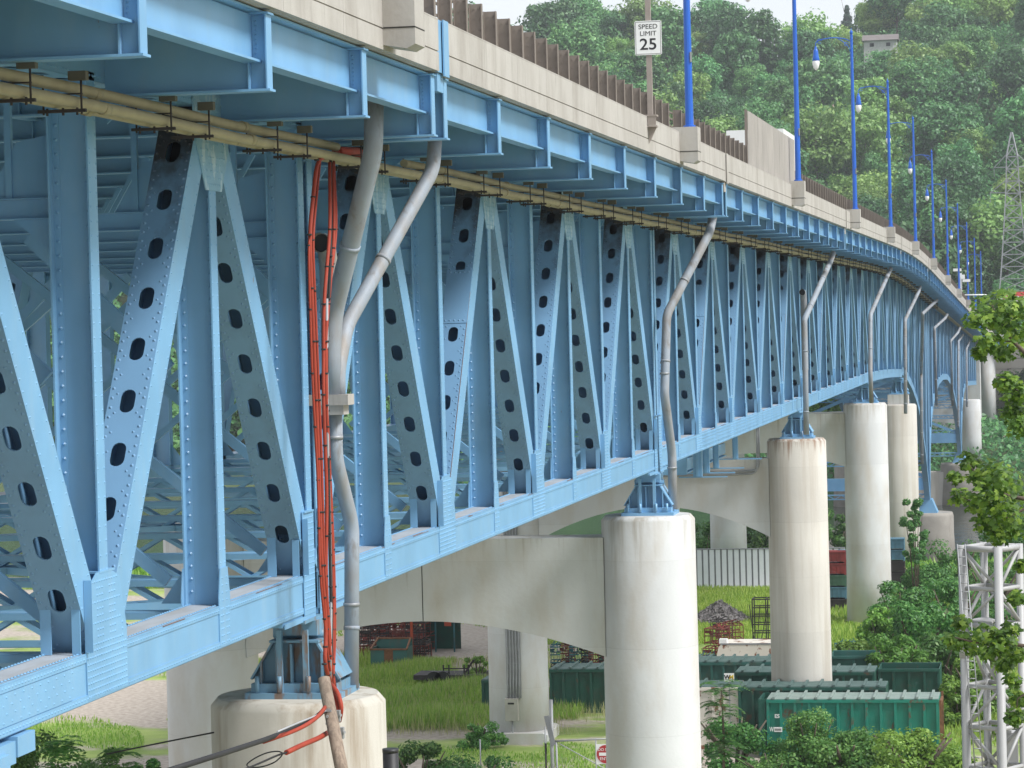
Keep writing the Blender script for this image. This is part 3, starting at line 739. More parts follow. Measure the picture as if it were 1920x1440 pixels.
# ---- bearings
def bearing(y, base=13.44, rust=True, heavy=False):
    m = MB(); top = ZB0+zp(y)-0.10; h = top-base; X0 = XM0 = -11.25
    pl = 0.22
    m.box((X0-0.74, y-0.60, base), (X0+0.74, y+0.60, base+pl*0.4)); m.box((X0-0.66, y-0.5, base+pl*0.4+0.002), (X0+0.66, y+0.5, base+pl))
    zt = base+h*0.70
    m.prism([(X0-0.66, base+pl), (X0+0.66, base+pl), (X0+0.66, base+pl+0.12), (X0+0.33, zt), (X0-0.33, zt), (X0-0.66, base+pl+0.12)], 1, y-0.27, y-0.23)
    for xx in (-0.52, -0.28, -0.05, 0.18, 0.42):
        zz = zt if abs(xx) < 0.33 else zt+(base+pl+0.12-zt)*(abs(xx)-0.33)/0.33
        m.box((X0+xx-0.016, y-0.44, base+pl), (X0+xx+0.016, y-0.27, zz-0.02)); m.box((X0+xx-0.016, y-0.23, base+pl), (X0+xx+0.016, y+0.44, zz-0.02))
    for s in (-1, 1): m.bar((X0+0.68*s, y, base+pl+0.06), (X0+0.34*s, y, zt), 0.86, 0.03, up=(0.8*s, 0, 1))
    m.box((X0-0.38, y-0.45, zt), (X0+0.38, y+0.45, zt+0.035)); m.tube([(X0-0.42, y, zt+0.09), (X0+0.42, y, zt+0.09)], 0.07, 12)
    m.box((X0-0.34, y-0.35, zt+0.10), (X0+0.34, y+0.35, top-0.03)); m.box((X0-0.30, y-0.9, top-0.03), (X0+0.30, y+0.9, top+0.02))
    for xx in (-0.2, 0.2):
        m.box((X0+xx-0.04, y-0.56, base+0.02), (X0+xx+0.04, y-0.48, zt+0.2)); 
    for xx, yy in ((-0.55, -0.56), (0.55, -0.56), (0.25, -0.58), (-0.2, -0.58)): m.tube([(X0+xx, y+yy, base+0.1), (X0+xx, y+yy, base+0.34)], 0.035, 8)
    bb(m, 'bearing', MAT['bearing_rust' if heavy else 'steel_blue_rust' if rust else 'steel_blue'], None)
bearing(P1, heavy=True); bearing(P2, rust=False); bearing(P3); bearing(P4, rust=False)
bearing(P5, 12.83)
for y, zb in ((263, 1.5), (355, 1.1)):
    for x in (-11.25, -23.95):
        m = MB(); m.prism([(x-0.9, zb-0.5), (x+0.9, zb-0.5), (x+0.4, zb+0.7), (x-0.4, zb+0.7)], 1, y-1.1, y+1.1)
        bb(m, 'bearing', MAT['steel_blue'])

# ---- drain pipes
def pipe(pts, r, label=None, clamps=(), extra=None):
    m = MB(); m.tube(pts, r, 16)
    o = bb(m, 'drain_pipe', MAT['pipe_grey'], label)
    c = MB()
    V_ = [Vector(p) for p in pts]; rr_ = (r if not isinstance(r, list) else r[0])*1.09
    for p, q in zip(V_, V_[1:]):
        k = int((q-p).length/1.6)
        for i in range(k):
            c0 = p+(q-p)*(i+0.6)/k; d_ = (q-p).normalized()*0.03; c.tube([c0-d_, c0+d_], rr_, 16)
    if c.v: c.build('pipe_coupling', MAT['pipe_grey'], o)
    c = MB()
    for p in clamps: c.tube([Vector(p)-Vector((0, 0, 0.025)), Vector(p)+Vector((0, 0, 0.025))], (r if not isinstance(r, list) else r[-1])*1.10, 16)
    if clamps: c.build('pipe_clamp', MAT['galv'], o)
    return o
def bez(a, b, c, n=6):
    a, b, c = Vector(a), Vector(b), Vector(c)
    return [a*(1-t)**2+b*2*t*(1-t)+c*t*t for t in [i/n for i in range(n+1)]]
def path(ctrl, rad=0.35):
    """polyline with rounded corners"""
    C = [Vector(c) for c in ctrl]; out = [C[0]]
    for i in range(1, len(C)-1):
        a, b, c = C[i-1], C[i], C[i+1]; da = min(rad, (a-b).length*0.45); dc = min(rad, (c-b).length*0.45)
        out += bez(b+(a-b).normalized()*da, b, b+(c-b).normalized()*dc)
    out.append(C[-1]); return out
a = [onX(702, 150, -9.75), onX(700, 285, -9.75), onX(626, 585, -10.66), onX(622, 640, -10.70), onX(623, 742, -10.70)]
pipe(path(a, 0.22), 0.145, clamps=[])
a = [onX(816, 255, -9.62), onX(812, 318, -9.62), onX(650, 610, -10.60), onX(634, 690, -10.62), onX(634, 742, -10.62)]
pipe(path(a, 0.2), 0.115, clamps=[])
a = [onX(628, 765, -10.72), onX(629, 860, -10.72), onX(660, 985, -10.60), onX(659, 1290, -10.60)]
pipe(path(a, 0.2), 0.115, clamps=[onX(628, 820, -10.72), onX(659, 1133, -10.60)])
m = MB(); c = onX(622, 752, -10.72)
m.box((c.x-0.40, c.y-0.2, c.z-0.06), (c.x+0.30, c.y+0.2, c.z+0.10))
m.obox(c+Vector((0.0, 0, -0.13)), (0.22, 0, 0), (0, 0.17, 0), (0, 0, 0.075))
bb(m, 'drain_box', MAT['screen_grey'])
m = MB(); c = onX(600, 455, -10.75); m.tube([c, c+Vector((0, 0.35, -0.02)), c+Vector((0, 0.5, -0.3)), c+Vector((0, 0.5, -2.4))], 0.145, 16, caps=False)
m.tube([c+Vector((0, 0.02, 0)), c+Vector((0, 0.10, 0))], 0.155, 16, caps=False); bb(m, 'drain_pipe', MAT['screen_grey'], 'short grey pipe elbow with an open end facing along the bridge')
a = [onX(1337, 405, -9.5), onX(1330, 437, -9.5), onX(1250, 590, -10.6), onX(1246, 740, -10.65), onX(1260, 850, -10.6), onX(1262, 955, -10.6)]
pipe(path(a, 0.2), 0.125, clamps=[onX(1247, 680, -10.65), onX(1246, 700, -10.65), onX(1260, 877, -10.6)])
a = [onX(1562, 475, -9.7), onX(1558, 488, -9.7), onX(1508, 600, -10.6), onX(1510, 700, -10.6), onX(1512, 815, -10.6)]
pipe(path(a, 0.2), 0.125, clamps=[onX(1510, 660, -10.6)])
m = MB(); c = onX(1504, 548, -10.7); m.tube([c, c+Vector((0, 0.5, 0)), c+Vector((0, 0.7, -0.3)), c+Vector((0, 0.7, -3.4))], 0.14, 14, caps=False); bb(m, 'drain_pipe', MAT['pipe_grey'])
m = MB(); m.tube([c+Vector((0, 0.1, 0)), c+Vector((0, 0.11, 0))], 0.13, 14); bb(m, 'pipe_mouth_shade', MAT['pipe_black'])  # black disc paints the shade inside the open pipe
m = MB(); c = onX(600, 455, -10.75); m.tube([c+Vector((0, 0.12, 0)), c+Vector((0, 0.13, 0))], 0.14, 14); bb(m, 'pipe_mouth_shade', MAT['pipe_black'])  # dark interior of the open elbow, put in as a black disc
for pts in ([(1670, 504), (1665, 515), (1632, 590), (1632, 700), (1634, 755)], [(1725, 538), (1722, 548), (1697, 600), (1698, 775)],
            [(1757, 563), (1730, 588), (1727, 700), (1729, 870)], [(1776, 590), (1772, 597), (1752, 615), (1756, 760)],
            [(1800, 615), (1796, 624), (1782, 640), (1786, 760)], [(1806, 628), (1797, 640), (1797, 800)], [(1818, 640), (1812, 655), (1813, 762)]):
    a = [onX(px, py, -9.8 if i < 2 and len(pts) > 3 else -10.55) for i, (px, py) in enumerate(pts)]
    pipe(path(a, 0.25), 0.13)

# ---- the small blue inspection catwalk under the second span
m = MB(); q = onX(1390, 840, -13.0)
for i, (yy, ww) in enumerate(((99, 0.30), (101.5, 0.22), (104.5, 0.2), (111, 0.2))):
    m.box((-12.6, yy-0.03, 13.50), (-10.95, yy+0.03, 13.54)); m.box((-11.95-ww/2, yy-0.10, 13.54), (-11.95+ww/2, yy+0.10, 14.70))
    m.box((-12.0, yy-0.14, 13.54), (-11.9, yy-0.10, 14.7))
m.box((-15.6, 98.8, 13.62), (-12.3, 98.95, 14.25)); m.box((-15.6, 98.95, 13.62), (-15.5, 112, 14.25)); m.box((-14.2, 98.95, 13.6), (-12.4, 112, 13.64)); m.box((-12.5, 98.96, 13.7), (-12.44, 112, 14.1))
bb(m, 'catwalk', MAT['steel_blue'])

m = MB(); a = onX(0, 1378, -10.95); b = onX(62, 1365, -10.95)
m.box((-11.5, a.y-6, ZB0-0.30), (-10.95, b.y-0.55, ZB0-0.06)); m.box((-11.5, b.y-0.54, ZB0-0.24), (-10.93, b.y, ZB0-0.02)); m.box((-11.2, a.y-0.4, ZB0-0.36), (-10.90, a.y+0.15, ZB0-0.16))
bb(m, 'chord_bracket', MAT['steel_blue'])
# ================================================================ PIERS
def pier(y, label, top=13.44, bot=0.0, xs=(-11.32, -24.15), beam=True, r=1.32, mats=('concrete', 'concrete'), btop=12.85, bend=9.5, bmid=10.53, cap=False, name='concrete_pier'):
    o = empty(name, ((xs[0]+xs[-1])/2, y, bot)); tag(o, label, 'bridge pier', 'concrete piers under the bridge')
    for i, x in enumerate(xs):
        m = MB(); m.lathe([(r+0.06, bot-0.3), (r+0.03, bot+3), (r, top-0.13), (r-0.11, top)], 40, (x, y, 0))
        # faint form board lines
        c = m.build('column', MAT[mats[i]], o); c.location = -o.location
        if cap:
            m = MB(); m.box((x-0.75, y-0.75, top), (x+0.75, y+0.75, top+0.72)); m.build('bearing_block', MAT['concrete'], c)
    if beam:
        xa, xb = xs[0]-r+0.12, xs[1]+r-0.12; xm = (xa+xb)/2; hw = (xa-xb)/2
        pts = [(xa, btop), (xa, bend)]
        for i in range(1, 20):
            t = 1-2*i/20; u = abs(t)
            z = bmid-(bmid-bend)*(u**1.9)
            pts.append((xm+hw*t, z))
        pts += [(xb, bend), (xb, btop)]
        m = MB(); m.prism(pts, 1, y-0.62, y+0.62)
        b = m.build('crossbeam', MAT['concrete'], o); b.location = -o.location
        m = MB(); m.box((xm-0.012, y-0.624, bmid+0.01), (xm+0.012, y-0.6205, btop-0.005))
        m.build('expansion_joint', MAT['dark_joint'], b)
    return o
pier(P1, 'nearest pier, its squat round stained column top directly beside the leaning wooden pole', beam=False, mats=('concrete_drip', 'concrete'))
p2o = pier(P2, 'wide pale pier frame in the foreground, arched crossbeam and clean round columns', mats=('concrete', 'concrete'))
p3o = pier(P3, 'brown streaked pier rising behind the bright green dumpster, conduits running up its far column', mats=('concrete_stained', 'concrete'), btop=12.6, bend=9.1)
pier(P4, 'clean white pier just right of the brown streaked one, shrubs at its foot', bend=9.6)
pier(P5, 'pier with a square bearing block on each column, small tree in front of it', top=12.1, cap=True, mats=('concrete_stained', 'concrete'), btop=11.6, bend=9.0)
pier(409.0, 'farthest concrete pier beyond the river arches, seen at the right end of the bridge', top=6.5, bot=-2, btop=6.2, bend=3, bmid=3.6, beam=True)
for y in (263.0, 355.0):
    o = empty('stone_pier', (XM, y, -4)); tag(o, 'grey brown river pier under the left foot of the arch' if y < 300 else 'grey brown river pier under the right foot of the arch', 'bridge pier', 'stone piers in the river')
    for x in (-11.3, -24.0):
        m = MB(); zt = 1.0 if y < 300 else 0.6
        m.lathe([(2.6, -6), (2.3, -0.8), (2.3, zt-0.3), (2.2, zt)], 28, (x, y, 0)); c = m.build('column', MAT['stone'] if 'stone' in MAT else MAT['concrete_stained'], o); c.location = -o.location
    m = MB(); m.box((-24, y-1.3, -6), (-11.3, y+1.3, -0.4)); m.build('base_wall', MAT['concrete_stained'], o).location = -o.location
# conduits, box and plinth on the far column of the third pier
m = MB(); yf = P3-1.40
m.box((-24.44, yf-0.0, 2.05), (-23.78, yf+0.05, 13.2))
for k in range(5):
    x = -24.38+0.135*k; m.tube([(x, yf-0.03, 13.2), (x, yf-0.03, 3.3), (x-0.02, yf-0.05, 2.7), (x-0.02, yf-0.05, 2.0)], 0.032, 8)
for z in (3.6, 6.8, 10.0): m.box((-24.42, yf-0.05, z), (-23.82, yf-0.035, z+0.04))
c = m.build('conduit_run', MAT['galv'], p3o); c.location = -p3o.location
m = MB(); m.box((-24.50, yf-0.28, 1.05), (-23.92, yf+0.1, 2.05)); c = m.build('electrical_box', MAT['box_grey'] if 'box_grey' in MAT else MAT['galv'], p3o); c.location = -p3o.location
m = MB(); m.box((-24.36, yf-0.285, 1.80), (-24.08, yf-0.281, 1.88)); m.build('name_plate', MAT['black_paint'], c)
m = MB(); m.tube([(-24.2, yf-0.1, 1.05), (-24.2, yf-0.1, 0.0)], 0.04, 8); m.build('conduit', MAT['galv'], c)
m = MB(); m.prism([(-26.0, 0-0.3), (-22.6, -0.3), (-22.6, 0.42), (-22.8, 0.5), (-25.8, 0.5), (-26.0, 0.42)], 1, P3-1.75, P3+1.7); c = m.build('plinth', MAT['concrete'], p3o); c.location = -p3o.location
# conduits on the third pier's crossbeam
m = MB()
for d in (0.0, 0.13):
    yb = P3-0.70; m.tube(path([(-18.5, yb, 12.0-d), (-12.95-d*0.6, yb, 12.0-d+0.05), (-12.9-d*0.6, yb, 14.6)], 0.35), 0.042, 8)
c = m.build('conduit_run', MAT['galv'], p3o); c.location = -p3o.location

# ================================================================ ON THE BRIDGE
def street_lamp(y, label):
    o = empty('street_lamp', (PX+0.22, y, 23.63+zp(y))); tag(o, label, 'street lamp', 'blue street lamps on the bridge')
    m = MB(); m.lathe([(0.15, 0), (0.15, 0.05), (0.105, 0.06), (0.10, 0.3), (0.062, 7.9)], 12, sm=False); m.lathe([(0.03, 7.9), (0.07, 7.95), (0.075, 8.02), (0.02, 8.12), (0.005, 8.2)], 12)
    m.build('pole', MAT['lamp_blue'], o)
    m = MB(); m.tube(path([(0, 0, 7.55), (-0.25, 0, 7.72), (-0.8, 0, 7.80), (-1.35, 0, 7.74), (-1.62, 0, 7.62), (-1.62, 0, 7.42)], 0.2), 0.022, 8)
    pts = [(-0.06-0.55*t, 0, 7.12+0.62*t**0.5) for t in [i/8 for i in range(9)]]; m.tube(pts, 0.018, 6)
    sc = [(-0.24+0.12*math.cos(a)*(1-a/9), 0, 7.46+0.12*math.sin(a)*(1-a/9)) for a in [i*0.5 for i in range(14)]]; m.tube(sc, 0.014, 6)
    m.tube([(-1.45+0.10*math.cos(a), 0, 7.66+0.1*math.sin(a)) for a in [i*0.5 for i in range(12)]], 0.012, 6)
    m.build('arm', MAT['lamp_blue'], o)
    m = MB(); m.lathe([(0.035, 7.42), (0.07, 7.38), (0.05, 7.33), (0.09, 7.28), (0.11, 7.22), (0.12, 7.05), (0.135, 6.98), (0.17, 6.80), (0.16, 6.78)], 16, (-1.62, 0, 0)); m.build('lamp_head', MAT['lamp_blue'], o)
    m = MB(); m.lathe([(0.145, 6.80), (0.165, 6.70), (0.155, 6.60), (0.115, 6.46), (0.05, 6.37), (0.01, 6.35)], 16, (-1.62, 0, 0)); m.build('globe', MAT['white_paint'], o)
    m = MB(); m.box((0.062, -0.10, 1.6), (0.10, -0.04, 1.85)); m.build('access_cover', MAT['galv'], o)
    return o
LAMPL = ['blue street lamp on the nearest square concrete pedestal, its top out of frame',
 'thick blue street lamp pole just right of the speed limit sign',
 'blue street lamp pole rising beside the tall grey screen panels',
 'blue street lamp with the largest fully visible hanging head, third pole from the sign']
for k, y in enumerate(lampy[:12]):
    if k < 4: lb = LAMPL[k]
    else: lb = 'blue street lamp on the receding parapet, number %s pole after the tall grey screen' % ['third', 'fourth', 'fifth', 'sixth', 'seventh', 'eighth', 'ninth', 'tenth'][k-4] if k > 3 else ''
    if k >= 4: lb = ['slim blue street lamp, second pole right of the large hanging lamp head', 'blue street lamp fifth along from the speed limit sign', 'blue street lamp sixth along from the speed limit sign', 'blue street lamp seventh along, just before the white traffic cameras', 'blue street lamp standing at the white traffic camera mast', 'small distant blue lamp just beyond the traffic camera mast', 'tiny blue lamp second beyond the traffic camera mast', 'tiniest blue lamp at the far right end of the parapet'][k-4]
    street_lamp(y, lb)

# speed limit sign
def text_mesh(body, size, material, parent, loc, rot, name='lettering', ext=0.003, align='CENTER', shear=0, sx=1.0, bold=0.0):
    cu = bpy.data.curves.new(name, 'FONT'); cu.body = body; cu.size = size; cu.extrude = ext; cu.align_x = align; cu.align_y = 'CENTER'; cu.shear = shear; cu.offset = bold
    t = bpy.data.objects.new(name, cu); COL.objects.link(t)
    dg = bpy.context.evaluated_depsgraph_get(); me = bpy.data.meshes.new_from_object(t.evaluated_get(dg)); bpy.data.objects.remove(t)
    me.name = name; me.materials.clear(); me.materials.append(material)
    o = bpy.data.objects.new(name, me); COL.objects.link(o); o.parent = parent; o.location = loc; o.rotation_euler = rot; o.scale = (sx, 1, 1); return o
sg = onX(1220, 235, PX+0.06); sy = sg.y
so_ = empty('speed_limit_sign', (PX+0.06, sy, 23.1)); tag(so_, 'white speed limit 25 sign on a brown post clamped to the parapet', 'road sign')
m = MB(); m.box((-0.06, -0.045, 0.25), (0.06, 0.045, 5.2)); m.build('post', MAT['post_brown'], so_)
m = MB(); m.box((-0.16, -0.16, 0.42), (0.16, 0.14, 0.46)); m.box((-0.05, -0.15, 0.22), (0.14, -0.13, 0.42)); m.box((-0.06, -0.15, 0.18), (0.16, 0.1, 0.215))
m.prism([(-0.05, 0.18), (0.14, 0.18), (-0.04, -0.18)], 1, -0.02, 0.02); m.build('bracket', MAT['post_brown'], so_)
zc = onX(1214, 70, PX+0.06).z-23.1
m = MB(); hw, hh, rr = 0.305, 0.385, 0.04
poly = [(sx_*(hw-rr)+rr*math.cos(a), sz_*(hh-rr)+rr*math.sin(a)) for sx_, sz_, a0 in ((1, 1, 0), (-1, 1, 90), (-1, -1, 180), (1, -1, 270)) for a in [R(a0+i*22.5) for i in range(5)]]
m.prism([(x, z+zc) for x, z in poly], 1, -0.062, -0.05); pn = m.build('sign_panel', MAT['white_paint'], so_)
m = MB()
for a, b in (((-0.285, zc-0.365), (0.285, zc-0.357)), ((-0.285, zc+0.357), (0.285, zc+0.365)), ((-0.285, zc-0.365), (-0.277, zc+0.365)), ((0.277, zc-0.365), (0.285, zc+0.365))):
    m.box((a[0], -0.0645, a[1]), (b[0], -0.062, b[1]))
m.build('border', MAT['black_paint'], pn)
for body, z, s, bw in (('SPEED', 0.25, 0.150, 0.0), ('LIMIT', 0.095, 0.150, 0.0), ('25', -0.155, 0.36, 0.004)):
    text_mesh(body, s, MAT['black_paint'], pn, (0, -0.064, zc+z), (R(90), 0, 0), ext=0.002, bold=bw, sx=1.12 if body == '25' else 1.08)

# steel guard railing on the parapet: posts as parts, rails
rl = empty('guard_railing', (PX-0.17, P1, PZ1)); tag(rl, 'row of short brown steel posts with rails on top of the parapet', 'railing')
mp = MB(); mp.box((-0.13, -0.006, 0), (0.085, 0.006, 0.62)); mp.box((0.073, -0.055, 0), (0.085, 0.055, 0.62)); mp.box((-0.13, -0.055, 0), (-0.118, 0.055, 0.62)); mp.box((-0.11, -0.09, 0), (0.11, 0.09, 0.018))
for z in (0.2, 0.38, 0.54):
    for q in (-0.05, 0.03): mp.tube([(q, -0.02, z), (q, 0.02, z)], 0.012, 6)
ME['rpost'] = mp.mesh('rail_post', MAT['rail_brown'])
mrest = MB(); y = 40.6; k = 0; base = rl.location
scr0, scr1 = onX(1404, 300, PX-0.1).y, onX(1490, 345, PX-0.1).y
while y < YEND:
    if not any(abs(y-l) < 0.42 for l in lampy) and not (scr0-0.3 < y < scr1+0.3):
        if k < 96: link('post', ME['rpost'], rl, (0, y-base.y, zp(y))); k += 1
        else:
            z = PZ1+zp(y); mrest.box((PX-0.30, y-0.006, z), (PX-0.085, y+0.006, z+0.62)); mrest.box((PX-0.097, y-0.05, z), (PX-0.085, y+0.05, z+0.62))
    y += 1.24
ob = mrest.build('post', MAT['rail_brown'], rl); ob.location = -base; ob['kind'] = 'stuff'; ob.name = 'far_posts'
for z in (0.20, 0.38, 0.54):
    m = MB()
    for a, b in ((P0, scr0-0.2), (scr1+0.2, YEND)): strip(m, rect(PX-0.335, PX-0.305, PZ1+z-0.018, PZ1+z+0.018), a, b, 5)
    m.build('rail', MAT['rail_brown'], rl).location = -base
# tall screen over the track
sc_ = empty('screen_fence', (PX-0.1, scr0, PZ1)); tag(sc_, 'tall grey ribbed screen panels on the parapet between two blue lamps', 'fence')
n = 8; st = (scr1-scr0)/n
for i in range(n):
    m = MB(); a = i*st+0.02; b = (i+1)*st-0.02; k = 14
    pr = [(0.02 if (j//1) % 2 else -0.012, a+(b-a)*j/k) for j in range(k+1)]
    for j in range(k):
        x0, y0 = pr[j]; x1, y1 = pr[j+1]; ym = y0+(y1-y0)*0.5
        m.box((min(x0, 0), y0, -0.02), (max(x0, 0.004), y1, 1.68))
    m.build('panel', MAT['screen_grey'], sc_)
    m = MB(); m.box((-0.10, a-0.05, 0), (-0.02, a+0.03, 1.72)); m.build('post', MAT['rail_brown'], sc_)
# white box truck on the roadway
q = onY(1362, 262, 123.0)
tk = empty('box_truck', (q.x+1.2, 123, 22.98)); tag(tk, 'white box truck on the bridge deck, only its roof showing behind the railing', 'truck')
m = MB(); m.box((-1.2, 0, 0.9), (1.2, 5.4, q.z-22.6)); m.build('cargo_box', MAT['white_paint'], tk)
m = MB(); m.prism([(5.5, 0.6), (7.4, 0.6), (7.4, 1.4), (6.9, 2.4), (5.5, 2.4)], 0, -1.05, 1.05); m.build('cab', MAT['white_paint'], tk)
m = MB(); m.box((-1.0, -0.05, 0.5), (1.0, 5.5, 0.89)); m.build('chassis', MAT['black_paint'], tk)
for x in (-0.95, 0.95):
    for yy in (1.2, 6.4):
        m = MB(); m.tube([(x-0.15, yy, 0.45), (x+0.15, yy, 0.45)], 0.45, 16); m.build('wheel', MAT['black_paint'], tk)
# traffic camera mast at the far end
q = onX(1802, 552, -9.4); yk = q.y
mt = empty('camera_mast', (-9.4, yk, 23.0+zp(yk))); tag(mt, 'white mast with traffic cameras and sign boxes at the far end of the bridge', 'traffic camera mast')
pk = 11.0/yk*0+ (1973-1802)/9.4
m = MB(); m.box((-0.12, -0.12, 0), (0.12, 0.12, 3.4)); m.build('pole', MAT['white_paint'], mt)
for (px, py, w_, h_) in ((1795, 506, 15, 5), (1812, 526, 14, 5), (1805, 519, 8, 8), (1802, 550, 5, 11)):
    c = onY(px, py, yk-0.4); m = MB(); pm = F/yk; m.box((c.x-w_/pm/2, yk-0.5, c.z-h_/pm/2), (c.x+w_/pm/2, yk-0.2, c.z+h_/pm/2)); m.build('camera_box', MAT['white_paint'], mt).location = -mt.location
m = MB(); a = onY(1805, 553, yk); b = onY(1850, 553, yk); m.tube([a, b], 0.07, 8); m.build('mast_arm', MAT['white_paint'], mt).location = -mt.location

# ================================================================ RED CABLES AND THE WOODEN POLE
XC = -10.3
def cable(pts, r, material, label, cat='cable', name='cable', grp='cables hanging down the joint', rad=0.35):
    P_ = [onX(x, y, X) if len((x, y, X)) == 3 else None for x, y, X in pts]
    m = MB(); m.tube(path(P_, rad), r, 10); o = m.build(name, MAT[material]); tag(o, label, cat, grp)
    return o, P_
cs = [
 ([(668, 287, -10.45), (640, 284, -10.45), (594, 300, -10.35), (580, 440, XC), (588, 640, XC), (597, 860, XC), (603, 1060, XC), (612, 1180, XC), (608, 1245, XC), (622, 1285, XC)], 0.030, 'red_cable', 'leftmost thick orange red cable hanging down past the first pier joint'),
 ([(600, 300, -10.4), (586, 450, XC), (594, 640, XC), (603, 860, XC), (608, 1060, XC), (620, 1200, XC), (622, 1285, XC)], 0.020, 'red_cable', 'thin orange cable tied along the leftmost thick one'),
 ([(618, 305, -10.4), (619, 430, XC), (607, 570, XC), (606, 740, XC), (613, 930, XC), (611, 1080, XC), (618, 1230, XC), (630, 1300, XC)], 0.026, 'red_cable', 'middle dark red cable beside the black one'),
 ([(624, 305, -10.4), (627, 430, XC), (622, 500, XC), (610, 640, XC), (612, 760, XC), (622, 960, XC), (627, 1100, XC), (628, 1200, XC), (623, 1290, XC), (640, 1325, XC)], 0.024, 'red_cable', 'rightmost red cable bowing out beside the grey drain pipe'),
 ([(620, 300, -10.4), (620, 480, XC), (613, 640, XC), (616, 900, XC), (620, 1100, XC), (622, 1180, XC), (622, 1290, XC)], 0.022, 'cable_black', 'black cable strapped between the red ones'),
 ([(626, 300, -10.4), (632, 430, XC), (616, 560, XC), (612, 700, XC), (619, 900, XC), (624, 1060, XC), (626, 1180, XC), (618, 1290, XC)], 0.018, 'red_cable', 'slack thin red cable swinging right towards the grey drain pipe'),
 ([(597, 300, -10.4), (578, 460, XC), (585, 700, XC), (596, 900, XC), (600, 1080, XC), (616, 1240, XC), (624, 1285, XC)], 0.018, 'red_cable', 'outermost left thin red cable of the hanging bundle'),
 ([(613, 560, XC), (614, 800, XC), (618, 960, XC), (621, 1120, XC), (619, 1290, XC)], 0.02, 'cable_grey', 'thin grey cable strapped beside the black one'),
]
for c in cs:
    o, P_ = cable(*c)
    m = MB()
    for i in range(1, len(P_)-1):
        for t in (0.0, 0.5):
            p = P_[i]*(1-t)+P_[i+1]*t; m.tube([p-Vector((0, 0, 0.012)), p+Vector((0, 0, 0.012))], c[1]+0.008, 10)
    m.build('cable_tie', MAT['cable_black'], o)
m = MB(); a = onX(632, 285, -10.45); b = onX(672, 287, -10.45); m.tube([a, b], 0.085, 12); o = m.build('cable_sleeve', MAT['red_cable']); tag(o, 'short bright red sleeve at the broken end of the tan conduit', 'cable sleeve')
YP = 38.0
tp = onY(607, 1272, YP); lo = onY(643, 1455, YP-0.6); dirp = (lo-tp).normalized(); bot = tp+dirp*((tp.z+0.2)/-dirp.z)
pl = empty('utility_pole', (bot.x, bot.y, 0)); tag(pl, 'short weathered wooden pole leaning in front of the nearest pier', 'utility pole')
m = MB(); n = 10; m.tube([bot+(tp-bot)*i/n for i in range(n+1)], [0.20-0.118*(i/n)**0.7 for i in range(n+1)], 14)
c = m.build('pole', MAT['wood'], pl); c.location = -pl.location
for (px, py) in ((616, 1338), (619, 1362)):
    p = onY(px, py, YP-0.25); m = MB(); m.box((p.x-0.035, p.y-0.03, p.z-0.07), (p.x+0.035, p.y+0.03, p.z+0.07)); m.box((p.x-0.05, p.y-0.05, p.z+0.03), (p.x+0.05, p.y-0.03, p.z+0.055)); m.tube([p+Vector((0, -0.05, -0.03)), p+Vector((0, -0.08, -0.03))], 0.02, 8)
    m.build('clamp', MAT['galv'], pl).location = -pl.location
for (px, py) in ((634, 1340), (641, 1372)):
    p = onY(px, py, YP); m = MB(); m.box((p.x-0.02, p.y-0.05, p.z-0.09), (p.x+0.03, p.y+0.03, p.z+0.06)); m.tube([p, p+Vector((0.05, -0.05, 0))], 0.02, 8); m.build('clamp', MAT['galv'], pl).location = -pl.location
def span_wire(pts, r, material, label, cat='cable', grp='wires tied to the leaning pole'):
    m = MB(); m.tube(path([onY(x, y, Y) for x, y, Y in pts], 0.5), r, 8); o = m.build('cable', MAT[material]); tag(o, label, cat, grp); return o
span_wire([(614, 1326, YP), (585, 1352, YP-1), (500, 1386, YP-3), (420, 1412, YP-6), (300, 1450, YP-9)], 0.034, 'cable_black', 'thick black cable bundle sagging left from the wooden pole')
span_wire([(614, 1320, YP), (595, 1346, YP-1), (560, 1368, YP-2), (494, 1391, YP-3)], 0.028, 'red_cable', 'red cable wrapped under the thick black bundle')
span_wire([(616, 1330, YP-.1), (590, 1343, YP-1), (560, 1355, YP-2), (520, 1372, YP-3)], 0.012, 'cable_grey', 'thin grey wire along the top of the black bundle')
span_wire([(614, 1374, YP), (598, 1384, YP-0.6), (568, 1396, YP-1.3), (537, 1411, YP-2)], 0.036, 'red_cable', 'short orange red cable ending at the oval black loop')
span_wire([(537, 1411, YP-2), (520, 1416, YP-2.2), (485, 1432, YP-3), (440, 1450, YP-4)], 0.014, 'cable_black', 'black wire trailing on below the oval loop')
lp = [(530, 1412), (522, 1408), (500, 1411), (478, 1421), (460, 1434), (470, 1440), (492, 1438), (515, 1430), (528, 1418), (530, 1412)]
span_wire([(x, y, YP-2.2) for x, y in lp], 0.009, 'cable_black', 'oval loop of thin black wire left of the wooden pole')
span_wire([(200, 1414, YP+4), (300, 1393, YP+4), (403, 1373, YP+4.2)], 0.012, 'cable_black', 'single thin wire crossing in front of the white column at lower left', grp='thin wires')
span_wire([(622, 1285, YP+.4), (634, 1300, YP+.2), (641, 1328, YP+.1), (636, 1352, YP+.2)], 0.034, 'red_cable', 'orange cable curling round the right side of the wooden pole')
span_wire([(618, 1290, YP+.4), (630, 1312, YP+.2), (636, 1340, YP+.1), (630, 1358, YP+.25)], 0.028, 'red_cable', 'inner orange cable hugging the wooden pole')
q = onY(732, 1404, 41.2); m = MB(); m.tube([(q.x, q.y, 0), (q.x, q.y, q.z)], 0.115, 20); m.tube([(q.x, q.y, q.z-0.05), (q.x, q.y, q.z+0.003)], 0.119, 20)
o = m.build('bollard_pipe', MAT['pipe_black']); tag(o, 'dark capped upright pipe just right of the nearest pier', 'pipe')
